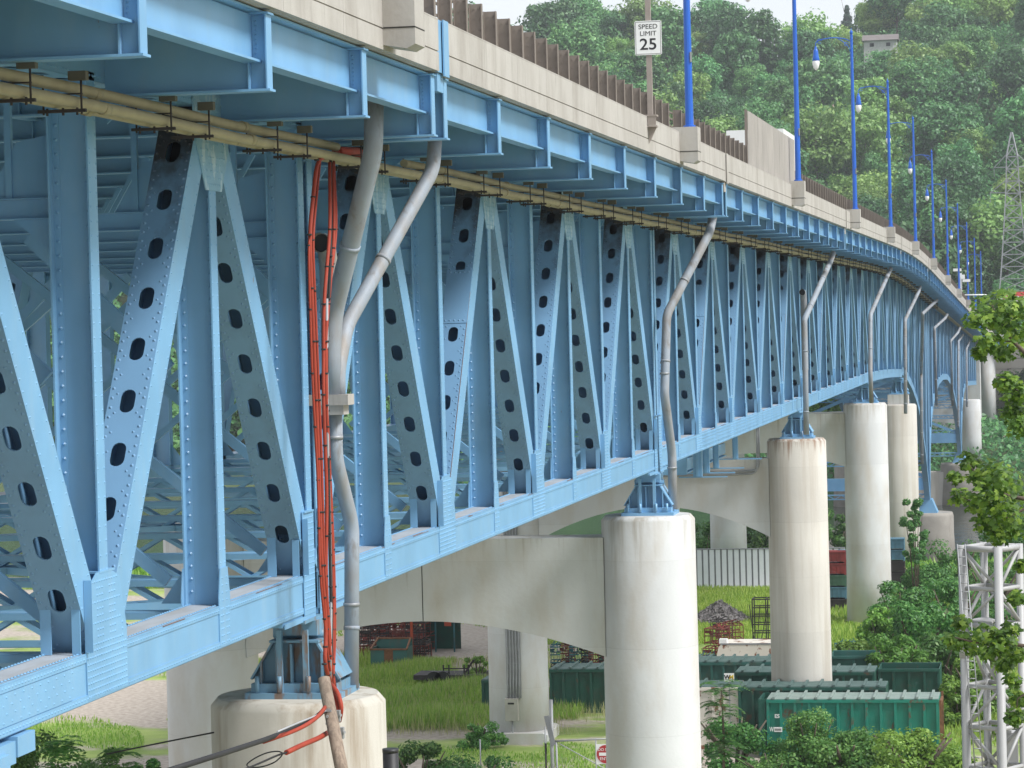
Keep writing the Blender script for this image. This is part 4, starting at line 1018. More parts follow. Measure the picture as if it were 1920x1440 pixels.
# ================================================================ LAND
import numpy as np
def leaf_mat(name, a, b, c=None, trans=0.3, rough=0.5, objvar=0.25):
    """foliage: tone differs from leaf to leaf (random per island) and from plant to plant (object random)"""
    m = bpy.data.materials.new(name); m.use_nodes = True; nt = m.node_tree; N = nt.nodes; L = nt.links.new
    bs = N['Principled BSDF']; bs.inputs['Roughness'].default_value = rough
    g = N.new('ShaderNodeNewGeometry'); oi = N.new('ShaderNodeObjectInfo')
    cr = N.new('ShaderNodeValToRGB'); e = cr.color_ramp.elements
    e[0].position = 0.0; e[0].color = (*a, 1); e[1].position = 1.0; e[1].color = (*(c or b), 1)
    e2 = cr.color_ramp.elements.new(0.6); e2.color = (*b, 1)
    L(g.outputs['Random Per Island'], cr.inputs['Fac'])
    mr = N.new('ShaderNodeMapRange'); mr.inputs['To Min'].default_value = 1-objvar; mr.inputs['To Max'].default_value = 1+objvar
    L(oi.outputs['Random'], mr.inputs['Value'])
    sc = N.new('ShaderNodeVectorMath'); sc.operation = 'SCALE'; L(cr.outputs['Color'], sc.inputs[0]); L(mr.outputs['Result'], sc.inputs['Scale'])
    hs = N.new('ShaderNodeHueSaturation'); mh = N.new('ShaderNodeMath'); mh.operation = 'MULTIPLY_ADD'
    mh.inputs[1].default_value = 0.035; mh.inputs[2].default_value = 0.482
    fr = N.new('ShaderNodeMath'); fr.operation = 'FRACT'; m7 = N.new('ShaderNodeMath'); m7.operation = 'MULTIPLY'; m7.inputs[1].default_value = 7.31
    L(oi.outputs['Random'], m7.inputs[0]); L(m7.outputs[0], fr.inputs[0]); L(fr.outputs[0], mh.inputs[0])
    L(mh.outputs[0], hs.inputs['Hue']); L(sc.outputs['Vector'], hs.inputs['Color'])
    L(hs.outputs['Color'], bs.inputs['Base Color'])
    tr = N.new('ShaderNodeBsdfTranslucent'); L(hs.outputs['Color'], tr.inputs['Color'])
    mx = N.new('ShaderNodeMixShader'); mx.inputs['Fac'].default_value = trans
    L(bs.outputs['BSDF'], mx.inputs[1]); L(tr.outputs['BSDF'], mx.inputs[2]); L(mx.outputs['Shader'], N['Material Output'].inputs['Surface'])
    MAT[name] = m; return m
leaf_mat('leaf_hill', (0.048, 0.148, 0.05), (0.09, 0.255, 0.08), (0.175, 0.365, 0.115), objvar=0.45)
leaf_mat('leaf_hill_light', (0.12, 0.24, 0.055), (0.20, 0.36, 0.08), (0.30, 0.46, 0.13))
leaf_mat('leaf_conifer', (0.02, 0.05, 0.03), (0.03, 0.075, 0.045), (0.045, 0.10, 0.06), objvar=0.1)
leaf_mat('leaf_maple', (0.04, 0.11, 0.012), (0.10, 0.23, 0.02), (0.26, 0.42, 0.05), trans=0.45, objvar=0.08)
leaf_mat('leaf_bush', (0.05, 0.15, 0.035), (0.10, 0.25, 0.055), (0.20, 0.37, 0.09), trans=0.4)
leaf_mat('leaf_fresh', (0.10, 0.23, 0.035), (0.17, 0.34, 0.05), (0.27, 0.46, 0.08), trans=0.4)
leaf_mat('grass', (0.16, 0.32, 0.045), (0.29, 0.47, 0.07), (0.45, 0.58, 0.15), trans=0.45, objvar=0.05)

def quads_mesh(name, C, U, V, material, smooth=False):
    """one small four-cornered leaf per row: centre C, half vectors U, V (numpy Nx3)"""
    n = len(C); P = np.empty((n, 4, 3)); P[:, 0] = C-U; P[:, 1] = C-V*0.9+U*0.1; P[:, 2] = C+U; P[:, 3] = C+V
    me = bpy.data.meshes.new(name); me.vertices.add(n*4); me.vertices.foreach_set('co', P.reshape(-1))
    me.loops.add(n*4); me.loops.foreach_set('vertex_index', np.arange(n*4))
    me.polygons.add(n); me.polygons.foreach_set('loop_start', np.arange(n)*4)
    me.materials.append(material); me.update(calc_edges=True); return me
def rand_dirs(rg, n):
    v = rg.normal(size=(n, 3)); return v/np.linalg.norm(v, axis=1)[:, None]
def leaves_on(rg, cen, rad, n, size, up=0.35, squash=0.8):
    """leaves scattered through the outer part of a clump"""
    d = rand_dirs(rg, n); r = rad*(0.55+0.5*rg.random(n))[:, None]; C = cen+d*r*np.array([1, 1, squash])
    nn = d+rand_dirs(rg, n)*0.7+np.array([0, 0, up]); nn /= np.linalg.norm(nn, axis=1)[:, None]
    t = np.cross(nn, rand_dirs(rg, n)); t /= np.linalg.norm(t, axis=1)[:, None]; b = np.cross(nn, t)
    s = size*(0.6+0.8*rg.random(n))[:, None]
    return C, t*s, b*s*0.6
def crown(seed, rx, rz, blobs, per, size, z0, shape='round', squash=0.8):
    rg = np.random.default_rng(seed); Cs, Us, Vs = [], [], []
    for i in range(blobs):
        while True:
            p = rg.uniform(-1, 1, 3)
            q = np.linalg.norm(p)
            if shape == 'cone':
                h = rg.random()**0.8; a = rg.random()*6.283; rr = (1-h)*rx*(0.55+0.5*rg.random())
                cen = np.array([math.cos(a)*rr, math.sin(a)*rr, z0+h*2*rz]); br = rx*0.16+rx*0.14*(1-h); break
            if q < 1 and q > 0.25:
                cen = np.array([p[0]*rx*0.82, p[1]*rx*0.82, z0+rz+p[2]*rz*0.85]); br = rx*rg.uniform(0.18, 0.36); break
        a, b, c = leaves_on(rg, cen, br, int(per*(0.5+rg.random())), size, squash=squash); Cs.append(a); Us.append(b); Vs.append(c)
    return np.concatenate(Cs), np.concatenate(Us), np.concatenate(Vs)
def trunk_mb(seed, h, r, spread, limbs=5):
    rd = random.Random(seed); m = MB()
    pts = [Vector((0, 0, -0.5))]
    for i in range(1, 6): pts.append(Vector((rd.uniform(-.12, .12)*i*0.3*r*4, rd.uniform(-.12, .12)*i*0.3*r*4, h*i/5)))
    m.tube(pts, [r*(1.15-0.17*i) for i in range(6)], 8)
    for k in range(limbs):
        a = k*6.283/limbs+rd.uniform(-.4, .4); st = pts[2+k % 3]; e = st+Vector((math.cos(a)*spread, math.sin(a)*spread, h*rd.uniform(0.25, 0.5)))
        mid = (st+e)/2+Vector((0, 0, -0.06*h)); m.tube([st, mid, e], [r*0.45, r*0.3, r*0.12], 6)
    return m
TREES = []
def tree_kind(seed, rx, rz, blobs, per, size, z0, material, shape='round', tr=0.25):
    C, U, V = crown(seed, rx, rz, blobs, per, size, z0, shape)
    TREES.append((quads_mesh('crown', C, U, V, MAT[material]), trunk_mb(seed, z0+rz*(1.1 if shape == 'round' else 1.8), tr, rx*0.5).mesh('trunk', MAT['bark'])))
    return len(TREES)-1
hillk = [tree_kind(11+i, rx, rz, bl, 100, 0.27, z0, mt) for i, (rx, rz, bl, z0, mt) in enumerate(
    [(4.6, 4.6, 64, 2.2, 'leaf_hill'), (5.6, 4.4, 78, 2.5, 'leaf_hill'), (3.8, 5.4, 60, 2.5, 'leaf_hill'), (5.0, 5.2, 74, 2.2, 'leaf_hill'),
     (4.2, 4.0, 58, 1.6, 'leaf_hill_light'), (5.2, 4.2, 70, 1.8, 'leaf_hill'), (5.4, 4.6, 72, 2.0, 'leaf_hill_light')])]
conk = tree_kind(31, 3.4, 6.2, 110, 60, 0.26, 1.0, 'leaf_conifer', 'cone')
def plant_tree(k, loc, s, rz, name, label, group):
    o = empty(name, loc, rz); o.scale = (s, s, s*random.uniform(0.9, 1.12)); tag(o, label, 'tree', group)
    link('crown', TREES[k][0], o); link('trunk', TREES[k][1], o); return o

# terrain: near flood plain, river channel, far bank and wooded hillside, one sheet
def ground_z(x, y):
    # near bank ends where the river begins
    edge = 229+3*math.sin(x*0.05)
    if y < edge-14: z = 0.0
    elif y < edge: z = -7.0*((y-edge+14)/14)**1.3
    elif y < 392: z = -7.0
    elif y < 420: z = -7+7.0*((y-392)/28)
    else: z = 0.0
    if y > 455:
        t = (y-455)/300.0
        hgt = 84*(1-(1-min(t, 1))**1.2)
        hgt += (max(0, x+70)*0.07+max(0, -105-x)*0.05+1.5-9*math.exp(-((x+141)/11.0)**2)-5*math.exp(-((x+66)/12.0)**2))*min(t, 1)
        hgt += 3.0*math.sin(x*0.06+y*0.02)*min(t*3, 1)+2*math.sin(x*0.13-y*0.05)*min(t*3, 1)
        if y > 760: hgt -= (y-760)*0.10
        z += hgt
    if y < 240 and x > -2:                      # weedy bank rising on the right of the yard
        t = min(max((x+2)/24, 0), 1)*min(max((y-120)/30, 0), 1); z += 4.5*t*t*(1 if y < 205 else max(0, (232-y)/27))
    if y < 120: z -= 0.0
    return z
def hit(px, py, y0=440.0, y1=900.0):
    """where the line of sight meets the rising hillside"""
    v = ray(px, py); y = y0
    while y < y1:
        p = EYE+v*(y/v.y)
        if p.z <= ground_z(p.x, y)+0.01: return p
        y += 1.0
    return EYE+v*(y1/v.y)
def make_ground():
    xs = np.concatenate([np.linspace(-900, -260, 12), np.linspace(-240, 180, 106), np.linspace(200, 900, 14)])
    ys_ = np.concatenate([np.linspace(-120, 100, 12), np.linspace(110, 460, 141), np.linspace(466, 900, 60), np.linspace(950, 2600, 12)])
    V_ = [(x, y, ground_z(x, y) if abs(x) < 300 else ground_z(max(min(x, 300), -300), y)) for y in ys_ for x in xs]; nx = len(xs)
    Fs = [(j*nx+i, j*nx+i+1, (j+1)*nx+i+1, (j+1)*nx+i) for j in range(len(ys_)-1) for i in range(nx-1)]
    me = bpy.data.meshes.new('ground'); me.from_pydata(V_, [], Fs); me.polygons.foreach_set('use_smooth', [True]*len(Fs))
    m = bpy.data.materials.new('ground'); m.use_nodes = True; N = m.node_tree.nodes; L = m.node_tree.links.new
    b = N['Principled BSDF']; b.inputs['Roughness'].default_value = 0.95
    tc = N.new('ShaderNodeTexCoord'); mp = N.new('ShaderNodeMapping'); mp.inputs['Scale'].default_value = (0.045, 0.075, 0.1); mp.inputs['Location'].default_value = (3.3, 1.7, 0)
    n1 = N.new('ShaderNodeTexNoise'); n1.inputs['Scale'].default_value = 1; n1.inputs['Detail'].default_value = 9; n1.inputs['Roughness'].default_value = 0.62
    L(tc.outputs['Object'], mp.inputs['Vector']); L(mp.outputs['Vector'], n1.inputs['Vector'])
    n2 = N.new('ShaderNodeTexNoise'); n2.inputs['Scale'].default_value = 3.5; n2.inputs['Detail'].default_value = 6; L(tc.outputs['Object'], n2.inputs['Vector'])
    n4 = N.new('ShaderNodeTexNoise'); n4.inputs['Scale'].default_value = 0.35; n4.inputs['Detail'].default_value = 4; L(tc.outputs['Object'], n4.inputs['Vector'])
    g = N.new('ShaderNodeValToRGB'); g.color_ramp.elements[0].color = (0.27, 0.23, 0.19, 1); g.color_ramp.elements[1].color = (0.44, 0.385, 0.33, 1); g.color_ramp.elements[0].position = 0.3; g.color_ramp.elements[1].position = 0.7
    L(n2.outputs['Fac'], g.inputs['Fac'])
    gr = N.new('ShaderNodeValToRGB'); gr.color_ramp.elements[0].color = (0.13, 0.21, 0.035, 1); gr.color_ramp.elements[1].color = (0.30, 0.38, 0.10, 1); gr.color_ramp.elements[0].position = 0.3; gr.color_ramp.elements[1].position = 0.7
    L(n4.outputs['Fac'], gr.inputs['Fac'])
    msk = N.new('ShaderNodeMapRange'); msk.inputs['From Min'].default_value = 0.505; msk.inputs['From Max'].default_value = 0.56; L(n1.outputs['Fac'], msk.inputs['Value'])
    mx = N.new('ShaderNodeMix'); mx.data_type = 'RGBA'; L(msk.outputs['Result'], mx.inputs['Factor']); L(g.outputs['Color'], mx.inputs['A']); L(gr.outputs['Color'], mx.inputs['B'])
    sx = N.new('ShaderNodeSeparateXYZ'); L(tc.outputs['Object'], sx.inputs['Vector'])
    fy = N.new('ShaderNodeMapRange'); fy.inputs['From Min'].default_value = 214; fy.inputs['From Max'].default_value = 222; L(sx.outputs['Y'], fy.inputs['Value'])
    mx2 = N.new('ShaderNodeMix'); mx2.data_type = 'RGBA'; mx2.inputs['B'].default_value = (0.05, 0.08, 0.025, 1); L(fy.outputs['Result'], mx2.inputs['Factor']); L(mx.outputs['Result'], mx2.inputs['A'])
    L(mx2.outputs['Result'], b.inputs['Base Color'])
    bm = N.new('ShaderNodeBump'); bm.inputs['Strength'].default_value = 0.5; bm.inputs['Distance'].default_value = 0.1; L(n2.outputs['Fac'], bm.inputs['Height']); L(bm.outputs['Normal'], b.inputs['Normal'])
    me.materials.append(m); me.update(); tag(link('ground', me), kind='structure')
make_ground()
m = MB(); m.face([(-900, 205, -4.4), (900, 205, -4.4), (900, 420, -4.4), (-900, 420, -4.4)])
wm = bpy.data.materials.new('water'); wm.use_nodes = True; b = wm.node_tree.nodes['Principled BSDF']; b.inputs['Base Color'].default_value = (0.03, 0.04, 0.03, 1); b.inputs['Roughness'].default_value = 0.12
tcn = wm.node_tree.nodes.new('ShaderNodeTexCoord'); nn_ = wm.node_tree.nodes.new('ShaderNodeTexNoise'); nn_.inputs['Scale'].default_value = 0.8; bp = wm.node_tree.nodes.new('ShaderNodeBump'); bp.inputs['Strength'].default_value = 0.4; bp.inputs['Distance'].default_value = 0.2
wm.node_tree.links.new(tcn.outputs['Object'], nn_.inputs['Vector']); wm.node_tree.links.new(nn_.outputs['Fac'], bp.inputs['Height']); wm.node_tree.links.new(bp.outputs['Normal'], b.inputs['Normal'])
tag(m.build('river', wm), kind='structure')

# ---- the wooded hillside: trees one can tell apart, over a leafy understorey
rg = np.random.default_rng(5)
cnt = 0; Y = 452.0
spots = []
while Y < 800:
    for side in (0,):
        xL, xR = onY(840, 300, Y).x, onY(1960, 300, Y).x
        n = max(1, int((xR-xL)/(8.6)))
        for i in range(n):
            x = xL+(xR-xL)*(i+rg.random())/n; y = Y+rg.uniform(-4, 4)
            spots.append((x, y))
    Y += 15.5
HOLES = []
for (px, py) in ((1840, 490), (1870, 500), (1900, 500), (1855, 455)):
    p = hit(px, py); HOLES.append((p.x, p.y, 11))
hp_ = hit(1655, 112); HOLES.append((hp_.x, hp_.y-4, 13)); HOLES.append((hp_.x*(hp_.y-18)/hp_.y, hp_.y-18, 7)); cp_ = hit(1590, 98); HOLES.append((cp_.x, cp_.y, 8)); HOLES.append((cp_.x*(cp_.y-14)/cp_.y, cp_.y-14, 5)); HOLES.append((onY(1903, 545, 470).x, 470, 9))
for x, y in spots:
    if any((x-a)**2+(y-b)**2 < r*r for a, b, r in HOLES): continue
    z = ground_z(x, y); k = hillk[int(rg.integers(0, 7))]; s = rg.uniform(0.75, 1.25) if rg.random() < 0.75 else rg.uniform(1.3, 1.75)
    p = (x-0)/y
    if y < 480 and rg.random() < 0.25: s *= 0.7
    plant_tree(k, (x, y, z-1.0), s, rg.random()*6.28, 'leafy_tree', 'one of the many leafy green trees massed on the far hillside', 'trees massed on the far hillside'); cnt += 1
print('hill trees', cnt)
for (px, py, s, k, lab) in ((1590, 98, 1.05, conk, 'dark pointed conifer standing on the ridge left of the pale house'), (1012, 75, 0.75, conk, 'small dark conifer on the ridge left of the speed limit sign'),):
    p = hit(px, py); plant_tree(k, (p.x, p.y, p.z-0.8), s, 0.4, 'conifer', lab, 'conifers on the ridge')
# bright shrubs on the slope at right
for (px, py, s) in ((1835, 478, 0.75), (1862, 500, 0.7), (1890, 480, 0.8), (1850, 445, 0.8), (1910, 515, 0.7), (1870, 465, 0.7), (1825, 505, 0.6)):
    p = hit(px, py); C = plant_tree(hillk[4], (p.x, p.y, p.z-3.5), s, px, 'light_shrub', 'pale yellow green shrubs on the slope left of the lattice tower', 'pale shrubs on the slope')
    HOLES.append((p.x, p.y, 9))
# understorey
n = 380000; x = rg.uniform(-175, 25, n); y = 398+ (rg.random(n)**1.0)*378
keep = (x > y*(-0.215)) & (x < y*0.03); x = x[keep]; y = y[keep]
z = np.array([ground_z(a, b) for a, b in zip(x, y)])+rg.random(len(x))**2*3.2
C = np.stack([x, y, z], 1); d = rand_dirs(rg, len(x))+np.array([0, -0.5, 0.8]); d /= np.linalg.norm(d, axis=1)[:, None]
t = np.cross(d, rand_dirs(rg, len(x))); t /= np.linalg.norm(t, axis=1)[:, None]; b_ = np.cross(d, t); s = rg.uniform(0.2, 0.52, len(x))[:, None]
tag(link('undergrowth', quads_mesh('undergrowth', C, t*s, b_*s*0.7, MAT['leaf_hill'])), 'leafy undergrowth covering the hillside below the trees', 'undergrowth', kind='stuff')
# far-off wood left of the bridge, seen only through the trusses
n = 150000; y = 425+rg.random(n)**1.3*330; x = y*rg.uniform(-0.42, -0.20, n); z = np.array([ground_z(a, b) for a, b in zip(x, y)])
hgt = 5+4*np.sin(x*0.5)*np.sin(y*0.37)+3*np.sin(x*0.21+1); z = z+hgt*rg.random(n)**0.35
C = np.stack([x, y, z], 1); d = rand_dirs(rg, n)+np.array([0, -0.3, 0.6]); d /= np.linalg.norm(d, axis=1)[:, None]
t = np.cross(d, rand_dirs(rg, n)); t /= np.linalg.norm(t, axis=1)[:, None]; b_ = np.cross(d, t); s = rg.uniform(0.4, 1.0, n)[:, None]
tag(link('far_woodland', quads_mesh('far_woodland', C, t*s, b_*s*0.7, MAT['leaf_hill'])), 'far green wood seen through the gaps of the truss', 'woodland', kind='stuff')

# ---- bushes
def bush(name, label, px, py, Y, rx, h, material, seed, leaf=0.10, blobs=30, per=160, group=None, cat='bush', ry=None, grow=True):
    """px, py: where its middle top shows; rx, h in metres"""
    p = onY(px, py, Y); base = ground_z(p.x, Y); rg2 = np.random.default_rng(seed); Cs = []
    o = empty(name, (p.x, Y, base)); tag(o, label, cat, group); top = p.z-base
    for i in range(blobs):
        a = rg2.random()*6.283; q = rg2.random()**0.5; zz = top-h*rg2.random()**0.9*(1.0)
        f = 1-0.55*((zz-(top-h))/h)**2
        cen = np.array([math.cos(a)*q*rx*f, math.sin(a)*q*(ry or rx)*f, zz-0.15*rx]); Cs.append(leaves_on(rg2, cen, rx*rg2.uniform(0.14, 0.3), int(per*1.7), leaf*0.74))
    C, U, V = (np.concatenate([c[j] for c in Cs]) for j in range(3))
    link('foliage', quads_mesh('foliage', C, U, V, MAT[material]), o)
    m = MB(); rd = random.Random(seed)
    for k in range(5):
        a = k*1.26+rd.random(); m.tube([(0.1*math.cos(a), 0.1*math.sin(a), -0.2), (0.3*rx*math.cos(a), 0.3*rx*math.sin(a), top*0.5), (0.6*rx*math.cos(a), 0.6*rx*math.sin(a), top*0.85)], [0.05*rx, 0.035*rx, 0.012*rx], 6)
    m.build('stem', MAT['bark'], o); return o
B = 'shrubs at the bottom of the picture'
for a in [
 ('bush', 'dark leafy bush at the bottom left corner under the blue chord', 60, 1352, 62, 1.9, 3.4, 'leaf_bush', 1, 0.07, 40, 220, B),
 ('bush', 'feathery bush peeking up left of the white column', 190, 1395, 64, 1.3, 2.4, 'leaf_bush', 2, 0.06, 34, 200, B),
 ('bush', 'low bush touching the foot of the frame beside the white column', 262, 1425, 63, 0.8, 1.5, 'leaf_bush', 3, 0.06, 22, 180, B),
 ('bush', 'leafy bush just right of the dark capped pipe', 785, 1392, 112, 1.7, 2.6, 'leaf_bush', 4, 0.10, 34, 170, B),
 ('bush', 'low grey green bush between the pipe and the gate post', 880, 1415, 112, 2.2, 1.8, 'leaf_bush', 5, 0.09, 34, 170, B),
 ('bush', 'round bush at the left foot of the column with the conduits', 905, 1352, 128, 1.2, 1.2, 'leaf_bush', 6, 0.08, 30, 150, B),
 ('bush', 'dark bushy tangle under the frond shrub beside the large white pier', 1375, 1335, 120, 2.3, 3.4, 'leaf_bush', 7, 0.10, 44, 190, B),
 ('bush', 'wispy shrub in front of the bright green dumpster', 1515, 1330, 119, 1.7, 2.9, 'leaf_bush', 8, 0.08, 34, 150, B),
 ('hedge', 'wide green hedge mass along the bottom right, left half', 1580, 1372, 118, 2.9, 2.4, 'leaf_bush', 9, 0.11, 56, 210, B),
 ('hedge', 'bright green hedge mass at the bottom right beside the white tower', 1715, 1362, 117, 2.7, 2.6, 'leaf_fresh', 10, 0.11, 56, 210, B),
 ('bush', 'low weeds filling the bottom edge right of the large white pier', 1450, 1412, 117, 2.4, 1.4, 'leaf_bush', 12, 0.09, 36, 170, B),
 ('bush', 'yellow green sapling against the left edge of the conduit column', 895, 1222, 150, 0.9, 1.7, 'leaf_fresh', 13, 0.10, 20, 120, None),
]: bush(*a)
T2 = 'thicket on the bank at the right'
for i, (px, py, Y, rx, h, mt, lab) in enumerate([
 (1722, 1120, 150, 2.6, 3.4, 'leaf_bush', 'round dark bush in the middle of the right bank thicket'),
 (1690, 1085, 163, 2.3, 3.2, 'leaf_bush', 'bush between the dark bins and the right bank thicket'),
 (1655, 1140, 152, 1.4, 2.6, 'leaf_fresh', 'light green bush hanging over the white pier foot'),
 (1780, 1080, 165, 3.0, 3.6, 'leaf_bush', 'dense bush left of the white tower top'),
 (1760, 1190, 145, 2.2, 3.0, 'leaf_bush', 'dark bush above the end of the green dumpster'),
 (1675, 1190, 141, 1.9, 2.4, 'leaf_fresh', 'light green bush behind the dark dumpster'),
 (1800, 1010, 196, 3.2, 4.0, 'leaf_bush', 'bush at the top of the right bank below the stone pier'),
 (1860, 1050, 178, 3.4, 5.0, 'leaf_bush', 'broad bush seen through the white tower top'),
 (1740, 1050, 192, 2.6, 3.0, 'leaf_bush', 'bush at the foot of the small slender tree'),
 (1900, 1130, 158, 3.2, 4.5, 'leaf_bush', 'broad bush seen through the middle of the white tower'),
 (1830, 1230, 138, 2.4, 3.0, 'leaf_fresh', 'light bush seen through the lower white tower'),
 (1795, 1270, 135, 1.4, 1.8, 'leaf_fresh', 'low grassy bush between the dumpster and the white tower'),
 (1920, 1290, 132, 2.4, 3.6, 'leaf_bush', 'bush at the right edge behind the white tower'),
 (1600, 1200, 150, 1.3, 1.2, 'leaf_fresh', 'low scrub around the orange red frames'),
 (1895, 960, 225, 3.5, 5.0, 'leaf_bush', 'dark bush on the river bank at the right edge')]):
    bush('bush', lab, px, py, Y, rx, h, mt, 40+i, 0.13, 46, 130, T2)
# small slender tree, frond shrub
o = bush('small_tree', 'small slender tree rising in front of the block topped pier', 1714, 935, 190, 1.15, 3.8, 'leaf_bush', 77, 0.11, 40, 90, None, 'tree')
def frond_shrub(px, py, Y, name, label, n=22, ln=1.1, seed=3, h=2.5, spread=0.8):
    p = onY(px, py, Y); base = ground_z(p.x, Y); top = p.z-base; rd = random.Random(seed); o = empty(name, (p.x, Y, base)); tag(o, label, 'shrub')
    m = MB(); m.tube([(0, 0, -0.2), (0.05, 0, top*0.5), (0, 0, top*0.9)], [0.06, 0.05, 0.02], 8); m.build('stem', MAT['bark'], o)
    C, U, V = [], [], []; rg3 = np.random.default_rng(seed)
    for k in range(n):
        a = rd.random()*6.283; z0 = top-h*rd.random()**1.2-0.2; el = rd.uniform(0.15, 0.7); L_ = ln*rd.uniform(0.7, 1.1)
        d = Vector((math.cos(a)*math.cos(el), math.sin(a)*math.cos(el), math.sin(el))); sd = Vector((-math.sin(a), math.cos(a), 0))
        for j in range(2, 15):
            t = j/14; c = d*L_*t+Vector((0, 0, -0.55*L_*t*t)); w_ = 0.26*math.sin(0.4+2.5*t)*ln
            for s in (-1, 1):
                cc = c+sd*s*w_*0.5+d*0.03; C.append((cc.x, cc.y, z0+cc.z-0.06)); u = (sd*s+d*0.35+Vector((0, 0, -0.3))).normalized()*w_*0.5
                v = u.cross(Vector((0, 0, 1))).normalized()*0.035*ln+Vector((rd.uniform(-.01, .01), 0, rd.uniform(-.015, .015))); U.append(u[:]); V.append(v[:])
    link('fronds', quads_mesh('fronds', np.array(C), np.array(U), np.array(V), MAT['leaf_bush']), o); return o
frond_shrub(1352, 1268, 116, 'frond_shrub', 'sumac like shrub with drooping compound leaves beside the large white pier', 60, 1.25, 3, 3.0)
frond_shrub(110, 1372, 58, 'frond_shrub', 'compound leaved branch hanging under the blue chord at lower left', 46, 0.75, 5, 1.6)
frond_shrub(225, 1385, 60, 'frond_shrub', 'feathery compound leaved shrub in front of the left white column', 46, 0.7, 6, 1.4)

# ---- tall weeds and grass in the yard
def blades(name, label, x0, x1, y0, y1, n, h, wd, mt, seed, dens=None):
    rg4 = np.random.default_rng(seed); x = rg4.uniform(x0, x1, n); y = rg4.uniform(y0, y1, n)
    f = np.sin(x*0.31+y*0.17)+np.sin(x*0.13-y*0.29+2)+0.7*np.sin(x*0.9+y*0.7)
    keep = f > (dens if dens is not None else -9); 
    x = x[keep]; y = y[keep]; n = len(x); z = np.array([ground_z(a, b) for a, b in zip(x, y)])
    hh = h*(0.4+0.8*rg4.random(n))*(0.7+0.3*np.sin(x*0.7)*np.sin(y*0.5)); a = rg4.random(n)*6.283
    lean = np.stack([np.cos(a), np.sin(a), np.zeros(n)], 1)*(hh*rg4.uniform(0.05, 0.5, n))[:, None]
    base = np.stack([x, y, z], 1); C = base+lean*0.5+np.stack([np.zeros(n), np.zeros(n), hh*0.5], 1)
    U = lean*0.5+np.stack([np.zeros(n), np.zeros(n), hh*0.5], 1); V = np.stack([np.cos(a+1.57), np.sin(a+1.57), np.zeros(n)], 1)*wd*(0.5+rg4.random(n))[:, None]
    tag(link(name, quads_mesh(name, C, U, V, MAT[mt])), label, 'grass', kind='stuff')
blades('tall_weeds', 'tall bright green weeds on the near side of the yard', -40, -22.5, 133, 156, 70000, 0.8, 0.022, 'grass', 1, -1.0)
blades('tall_weeds', 'tall weeds between the rusty racks and the trailer', -44, -33, 145, 160, 20000, 0.9, 0.025, 'grass', 11, -1.2)
leaf_mat('grass_dry', (0.30, 0.34, 0.12), (0.42, 0.44, 0.20), (0.52, 0.50, 0.28), trans=0.4, objvar=0.05)
blades('dry_stalks', 'pale dry stalks scattered through the tall weeds', -38, -20, 131, 160, 14000, 0.95, 0.014, 'grass_dry', 21, -1.3)
blades('yard_grass', 'short patchy grass over the gravel yard', -55, -4, 118, 135, 60000, 0.26, 0.022, 'grass', 2, 0.55)
blades('yard_grass', 'patchy grass in the middle of the yard', -55, 4, 135, 205, 70000, 0.33, 0.035, 'grass', 3, 0.6)
blades('bank_grass', 'grass on the weedy right bank', -14, 14, 128, 226, 110000, 0.65, 0.04, 'grass', 4, -1.6)
blades('field_grass', 'yellow green grass in front of the white corrugated wall', -30, -14, 168, 202, 50000, 0.5, 0.03, 'grass', 6, -3)

blades('river_bank_weeds', 'rank weeds along the near river bank', -75, 10, 206, 232, 60000, 1.5, 0.09, 'grass', 14, -2)
for i in range(9):
    Yb = 222+(i*37 % 9); pxb = 1175+i*62; pp = onZ(pxb, 1060, 0)
    bush('bush', 'one of the dark bushes lining the near river bank behind the piers', pxb, 975-(i*29 % 26), Yb, 2.6, 4.4+0.4*(i % 3), 'leaf_bush', 200+i, 0.16, 40, 90, 'bushes lining the river bank')
# ================================================================ THE YARD
def dumpster(px0, px1, pyt, Y, H, label, body='dumpster_dark', D=2.3, lid=True, ribs=None, name='dumpster', z0=0.0, rail=True, open_top=False):
    a = onY(px0, pyt, Y); b = onY(px1, pyt, Y); Hh = a.z*0.5+b.z*0.5-z0 if H is None else H
    W = b.x-a.x; o = empty(name, (a.x, Y, z0)); tag(o, label, 'dumpster', 'steel roll-off dumpsters in the yard')
    m = MB(); t = 0.05
    m.box((0, 0, 0.15), (W, t, Hh)); m.box((0, D-t, 0.15), (W, D, Hh)); m.box((0, t, 0.15), (t, D-t, Hh)); m.box((W-t, t, 0.15), (W, D-t, Hh)); m.box((t, t, 0.15), (W-t, D-t, 0.2))
    m.build('body', MAT[body], o)
    m = MB(); n = ribs or max(3, int(W/0.6)); st = W/n
    for i in range(n+1):
        x = min(max(i*st, 0.06), W-0.06)
        m.prism([(x-0.055, -0.10), (x-0.055, -0.002), (x+0.055, -0.002), (x+0.055, -0.10)], 2, 0.18, Hh-0.10)
        m.box((x-0.055, D+0.002, 0.18), (x+0.055, D+0.10, Hh-0.1))
    m.box((0, -0.12, Hh-0.098), (W, -0.002, Hh+0.03)); m.box((0, -0.13, 0.02), (W, -0.002, 0.17)); m.box((0, D+0.002, Hh-0.098), (W, D+0.12, Hh+0.03))
    m.build('rib_frame', MAT[body], o)
    if lid:
        m = MB(); m.box((0.01, 0.0, Hh+0.031), (W-0.01, D, Hh+0.06)); m.build('cover', MAT['dumpster_lid' if body == 'dumpster_green' else 'lid_dark'], o)
        m = MB()
        for i in range(n):
            x = (i+0.5)*st; m.box((x-0.045, -0.13, Hh+0.061), (x+0.06, D+0.1, Hh+0.15))
        m.build('cover_rib', MAT['dumpster_lid' if body == 'dumpster_green' else 'lid_dark'], o)
    return o, W, Hh
